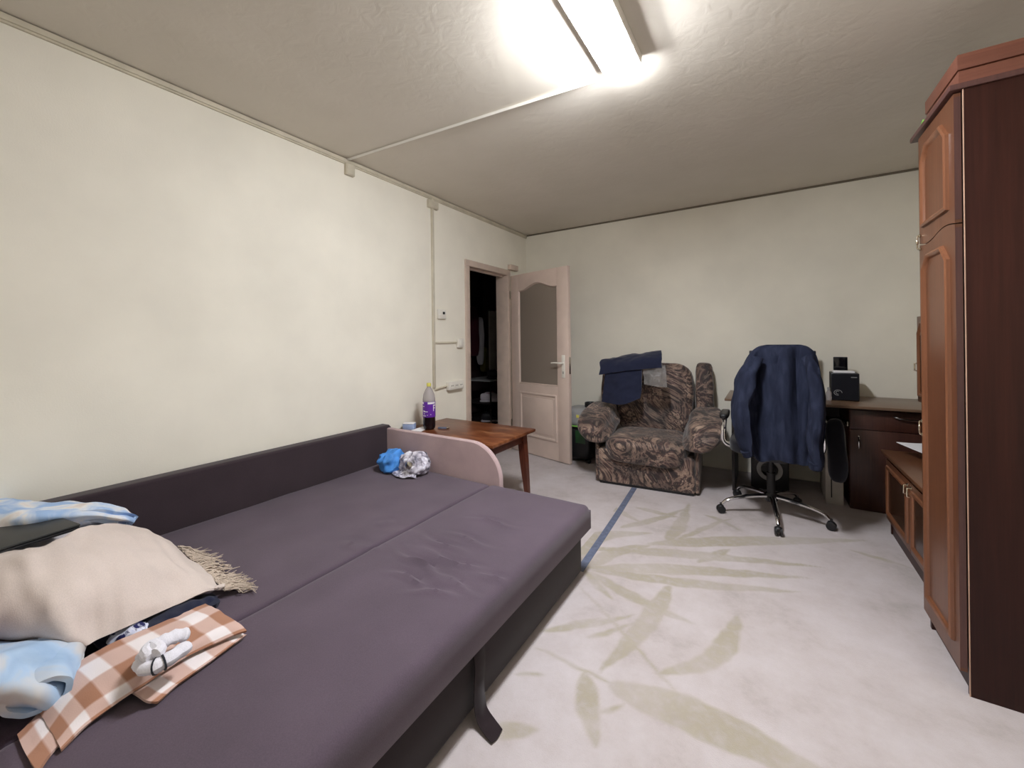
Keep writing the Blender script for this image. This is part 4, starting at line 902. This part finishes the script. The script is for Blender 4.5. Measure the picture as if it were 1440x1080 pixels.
jk = thing('jacket', 'dark blue jacket hung over the office chair back', 'jacket', (.075, 3.15, .42))
YJ = 3.115
def jx(px, y=YJ): return ony(px, 560, y).x
def jz(py): return ony(1095, py, YJ).z
prof = [  # px left, px right, py, front depth, back depth
    (1078, 1128, 485.0, .02, .075), (1066, 1139, 488, .045, .10), (1055, 1149, 497, .062, .115), (1046, 1154, 512, .072, .125), (1040, 1157, 530, .078, .13),
    (1036, 1160, 555, .082, .13), (1034, 1162, 580, .085, .13), (1036, 1162, 605, .088, .12), (1042, 1158, 625, .09, .10), (1050, 1150, 640, .092, .08), (1056, 1146, 650, .092, .07)]
nr, nt_ = 44, 90
PR = resample(prof, nr); vs = []; fs = []; cyj = YJ + .075
for j, (pl_, pr_, py_, df_, db_) in enumerate(PR):
    x0, x1, z = jx(pl_), jx(pr_), jz(py_); xc, hw = (x0 + x1) / 2, (x1 - x0) / 2; drop = j / (nr - 1)
    for i in range(nt_):
        th = 2 * math.pi * i / nt_; cth, sth = math.cos(th), math.sin(th)
        ex2 = lambda v, e: math.copysign(abs(v) ** e, v)
        x = xc + hw * ex2(cth, .75); dep = df_ if sth > 0 else db_
        rip = (.004 + .026 * drop) * math.sin(9 * th + 2.2 * math.sin(2 * th) + 1.2 * drop) + (.010 + .012 * drop) * noise.noise(Vector((x * 16, z * 3.5, 2)))
        pxx = pl_ + (pr_ - pl_) * (x - x0) / max(1e-6, x1 - x0); rip -= min(1, drop * 4) * (.055 * math.exp(-((pxx - 1123) / 6.5) ** 2) + .035 * math.exp(-((pxx - 1066) / 5) ** 2) + .02 * math.exp(-((pxx - 1098) / 4) ** 2))
        y = cyj - (dep + (rip if sth > 0 else 0)) * ex2(sth, .6)
        zz = z + (.012 * math.sin(5 * th) * drop ** 6)
        vs.append((x, y, zz))
for j in range(nr - 1):
    for i in range(nt_): fs.append((j * nt_ + i, j * nt_ + (i + 1) % nt_, (j + 1) * nt_ + (i + 1) % nt_, (j + 1) * nt_ + i))
fs.append(tuple(range(nt_)))
obj('jacket_body', MB().add(vs, fs), 'denim', jk, world=True, sharp=60)
def sleeve(pp, rads, seed, cuffpy):
    P = resample([tuple(ony(x, y, Y_)) for x, y, Y_ in pp], 40); R_ = [float(r_[0]) for r_ in resample([(r_,) for r_ in rads], 40)]
    mb = MB().tube(P, R_, 22, flat=.62)
    out = []
    for k, p in enumerate(mb.v):
        p = Vector(p); q = Vector((p.x * 26, p.y * 26, p.z * 7 + seed)); out.append(tuple(p + Vector((noise.noise(q), noise.noise(q + Vector((5, 1, 2))) * 1.4, 0)) * .019))
    mb.v = out; sl = obj('sleeve', mb, 'denim', jk, world=True, sharp=60)
    Pc = [Vector(p) for p in P[-5:]]; Pc = [Pc[0], Pc[2], Pc[4], Pc[4] + (Pc[4] - Pc[2]) * .6]
    obj('cuff', MB().tube(Pc, [R_[-4] * 1.10, R_[-1] * 1.14, R_[-1] * 1.14, R_[-1] * 1.08], 20, flat=.66), 'denim', sl, world=True)
sleeve([(1062, 503, 3.10), (1049, 530, 3.06), (1042, 570, 3.03), (1042, 600, 3.02), (1047, 625, 3.03), (1052, 638, 3.04)], [.050, .066, .068, .064, .058, .046], 1, 640)
sleeve([(1136, 502, 3.10), (1145, 530, 3.06), (1148, 575, 3.03), (1147, 610, 3.02), (1147, 640, 3.03), (1147, 656, 3.04)], [.046, .060, .066, .064, .060, .048], 9, 655)
# dark garment hanging behind the jacket
dg = MB(); dg.cushion((.372, 3.245, .53), (.10, .09, .40), 3.2, 12, lambda p, r: p + Vector((.03 * (p.z - .6) * -1 + .012 * noise.noise(Vector((p.x * 12, p.y * 12, p.z * 5))), .012 * noise.noise(Vector((p.x * 20, 3, p.z * 4))), 0)))
single('black_garment', dg, 'black_fabric', 'black garment hanging at the chair side under the blue jacket', 'clothes')

# ------------------------------------------------------------------ armchair
ac = thing('armchair', 'brown leaf patterned armchair against the cream wall', 'armchair', (-.862, 3.406, 0), math.radians(5))
obj('base', B(-.385, .385, .0, .76, .018, .30, .018, 3), 'jacquard', ac)
obj('bottom_trim', B(-.375, .375, .01, .75, .0, .022, .002), 'black_plastic', ac)
def crease(p, r): return p + Vector(r) * (.010 * noise.noise(Vector((p.x * 7, p.y * 7, p.z * 7))))
obj('seat_cushion', MB().cushion((0, .245, .31), (.68, .60, .20), 4.5, 16, lambda p, r: crease(Vector((p.x, p.y, p.z + .02 * math.cos(p.x * 4) - (.05 * max(0, -r.y) ** 3 if r.z < .4 else .02 * max(0, -r.y) ** 3))), r)), 'jacquard', ac)
RB = Matrix.Translation((0, .56, .38)) @ Matrix.Rotation(math.radians(-12), 4, 'X')
obj('backrest', MB().cushion((0, .06, .31), (.70, .20, .68), 5, 16, crease, RB), 'jacquard', ac)
for s_ in (-1, 1):
    obj('wing', MB().cushion((s_ * .440, .075, .315), (.155, .21, .68), 6, 12, crease, RB), 'jacquard', ac)
    def afn(p, r, s_=s_):
        bulge = .045 * max(0, r.z + .35) * (1 if r.x * s_ > 0 else .2)
        return crease(Vector((p.x + s_ * bulge - s_ * .06 * max(0, -r.z), p.y, p.z + .10 * ((r.y + 1) / 2) ** 1.6 - .045 * max(0, -r.y) ** 2)), r)
    obj('armrest', MB().cushion((s_ * .440, .28, .465), (.25, .70, .20), 3.2, 16, afn), 'jacquard', ac)
    obj('side_panel', B(s_ * .385 if s_ > 0 else -.415, s_ * .415 if s_ > 0 else -.385, .02, .75, .02, .42, .012), 'jacquard', ac)
# navy clothes folded over the armchair
nv = thing('navy_trousers', 'navy trousers folded over the left wing of the armchair', 'clothes', (-1.2, 3.72, .6))
YN = 3.60
def pn(rows): return [[tuple(ony(x, y, Y_)) for x, y, Y_ in r] for r in rows]
rows = [[(846, 506, 3.74), (875, 500, 3.80), (905, 496, 3.82), (930, 493, 3.82)], [(843, 510, 3.70), (875, 503, 3.72), (905, 499, 3.74), (930, 496, 3.74)], [(844, 518, 3.665), (875, 511, 3.66), (905, 506, 3.665), (930, 504, 3.68)], [(842, 527, 3.66), (875, 522, 3.65), (905, 519, 3.655), (930, 517, 3.68)]]
obj('folded_waist', patch(pn(rows), 40, 24, .02, .010, 12, 3), 'navy', nv, world=True)
rows = [[(851, 518, 3.68), (872, 515, 3.68), (903, 512, 3.69)], [(850, 535, 3.665), (872, 535, 3.655), (902, 530, 3.66)], [(848, 552, 3.655), (873, 552, 3.645), (902, 548, 3.65)], [(846, 565, 3.655), (874, 569, 3.64), (900, 560, 3.64)]]
obj('hanging_leg', patch(pn(rows), 30, 30, .016, .008, 14, 6), 'navy', nv, world=True)
rows = [[(904, 518, 3.69), (918, 515, 3.69), (935, 513, 3.70)], [(905, 530, 3.67), (920, 528, 3.66), (937, 526, 3.68)], [(906, 540, 3.67), (920, 543, 3.65), (938, 545, 3.67)]]
single('plastic_bag', patch(pn(rows), 24, 20, .004, .016, 18, 4), 'clear_plastic', 'crumpled clear plastic bag tucked beside the navy trousers', 'bag')

# ------------------------------------------------------------------ canister vacuum by the door
vc = thing('vacuum_cleaner', 'black and green canister vacuum with grey lid behind the armchair', 'vacuum cleaner', (-1.625, 3.95, 0))
obj('tank', MB().cushion((0, 0, .19), (.31, .30, .34), 5, 12, lambda p, r: Vector((p.x * (1 - .10 * (r.z < 0) * -r.z), p.y, max(.02, p.z)))), 'black_plastic', vc)
obj('lid', MB().cushion((0, 0, .455), (.315, .30, .20), 4, 12), 'plastic_grey', vc)
obj('trim_ring', MB().tube([(.158 * math.copysign(abs(math.cos(a)) ** .5, math.cos(a)), .151 * math.copysign(abs(math.sin(a)) ** .5, math.sin(a)), .372) for a in [k * 2 * math.pi / 40 for k in range(40)]], .007, 8, closed=True), 'lime', vc)
obj('side_window', B(-.02, .09, -.150, -.140, .20, .33, .01), 'green_plastic', vc)
obj('hose_port', MB().lathe([(.055, .53), (.058, .535), (.058, .60), (.050, .605), (.045, .59)], .09, 0, 22), 'black_plastic', vc)
for x, z in ((-.10, .49), (.01, .475)): obj('label_sticker', B(x - .015, x + .015, -.151, -.138, z - .015, z + .015, .001), 'yellow', vc)
for x, y in ((-.11, -.1), (.11, -.1), (-.11, .1), (.11, .1)): obj('caster', MB().cushion((x, y, .02), (.035, .04, .04), 3, 5), 'black_plastic', vc)

# ------------------------------------------------------------------ strip on the carpet
a, b_ = Vector((-.942, 3.40, 0)), Vector((-.862, 2.03, 0)); dr = (b_ - a).normalized(); pr2 = Vector((-dr.y, dr.x, 0)) * .021
rows = [[tuple(a + pr2 + Vector((0, 0, .003))), tuple((a + b_) / 2 + pr2 + Vector((.004, 0, .003))), tuple(b_ + pr2 + Vector((0, 0, .003)))], [tuple(a - pr2 + Vector((0, 0, .003))), tuple((a + b_) / 2 - pr2 + Vector((.004, 0, .003))), tuple(b_ - pr2 + Vector((0, 0, .003)))]]
single('carpet_strip', patch(rows, 40, 4, .0028), 'tape', 'slate blue strip taped across the carpet to the armchair', 'carpet strip')

# ------------------------------------------------------------------ hallway things
sr = thing('shoe_rack', 'dark shoe rack with shelves in the hallway', 'shoe rack', (-3.5, 4.85, 0))
for z in (.10, .385, .70): obj('shelf', B(-3.72, -3.22, 4.55, 5.48, z - .018, z, .002), 'plastic_grey' if z > .5 else 'dark_board', sr, world=True)
for x in (-3.715, -3.235):
    for y in (4.56, 5.45): obj('post', B(x, x + .012, y, y + .012, 0, .70), 'metal', sr, world=True)
def shoe(x, y, z, rz, up, so, lab):
    t = thing('shoe', lab, 'shoe', (x, y, z), rz, 'shoes on the hall rack')
    obj('sole', MB().cushion((0, 0, .016), (.27, .095, .032), 4, 8), so, t)
    obj('upper', MB().cushion((.0, 0, .065), (.255, .086, .11), 2.6, 10, lambda p, r: Vector((p.x, p.y, p.z if r.z < 0 else p.z - .05 * max(0, r.x) + .02 * max(0, -r.x)))), up, t)
    obj('tongue', MB().cushion((-.02, 0, .11), (.07, .05, .04), 2.5, 6), 'shoe_pink' if up == 'shoe_white' else up, t)
shoe(-3.32, 4.66, .385, math.radians(35), 'shoe_white', 'shoe_white', 'white sneaker nearest the doorway on the middle rack shelf')
shoe(-3.36, 4.80, .385, math.radians(35), 'shoe_white', 'shoe_white', 'white sneaker behind its twin on the middle rack shelf')
shoe(-3.32, 4.68, .10, math.radians(35), 'shoe_black', 'shoe_white', 'black sneaker with white sole on the bottom rack shelf, nearer the doorway')
shoe(-3.36, 4.83, .10, math.radians(35), 'shoe_black', 'shoe_white', 'black sneaker with white sole on the bottom rack shelf, deeper in')
shoe(-3.33, 4.84, .70, math.radians(35), 'shoe_black', 'shoe_black', 'all black shoe on the top of the hall rack')
cr_ = thing('coat_rack', 'dark wooden coat board with hooks in the hallway', 'coat rack', (-4.24, 4.9, 1.2))
obj('back_board', B(-4.248, -4.22, 3.95, 5.75, .75, 1.95), 'hall_dark', cr_, world=True)
for y in (5.08, 5.30, 5.42, 5.54):
    h_ = MB(); h_.tube([(-4.22, y, 1.78), (-4.17, y, 1.78), (-4.15, y, 1.81)], .006, 8); obj('hook', h_, 'metal', cr_, world=True)
def coat(x, y, z0, z1, w_, mat, lab, seed):
    mb = MB().cushion((x, y, (z0 + z1) / 2), (.14, w_, z1 - z0), 4, 14, lambda p, r: Vector((p.x + .02 * math.sin(p.y * 40 + seed), p.y * 1.0 + (p.y - y) * (-.35 * max(0, r.z) ** 2) + .03 * noise.noise(Vector((p.z * 3, p.y * 6, seed))), p.z)))
    single('coat', mb, mat, lab, 'coat', 'coats on the hall rack')
coat(-4.10, 5.08, .80, 1.80, .20, 'coat_dark', 'charcoal coat hanging on the hall hooks by the doorway edge', 1)
coat(-4.08, 5.30, 1.00, 1.82, .17, 'burgundy', 'burgundy coat hanging between charcoal coat and olive scarf', 2)
coat(-4.06, 5.56, .72, 1.15, .07, 'coat_olive', 'olive scarf hanging low on the hall hooks', 3)
coat(-4.06, 5.44, .85, 1.65, .06, 'white_cloth', 'pale shirt hanging on the hall hooks', 4)
md = thing('white_panel', 'narrow pale panel standing on the hall shoe rack', 'panel', (-3.62, 5.22, .70))
obj('panel_board', B(-3.635, -3.61, 5.10, 5.33, .70, 1.72, .004), 'plastic_white', md, world=True)
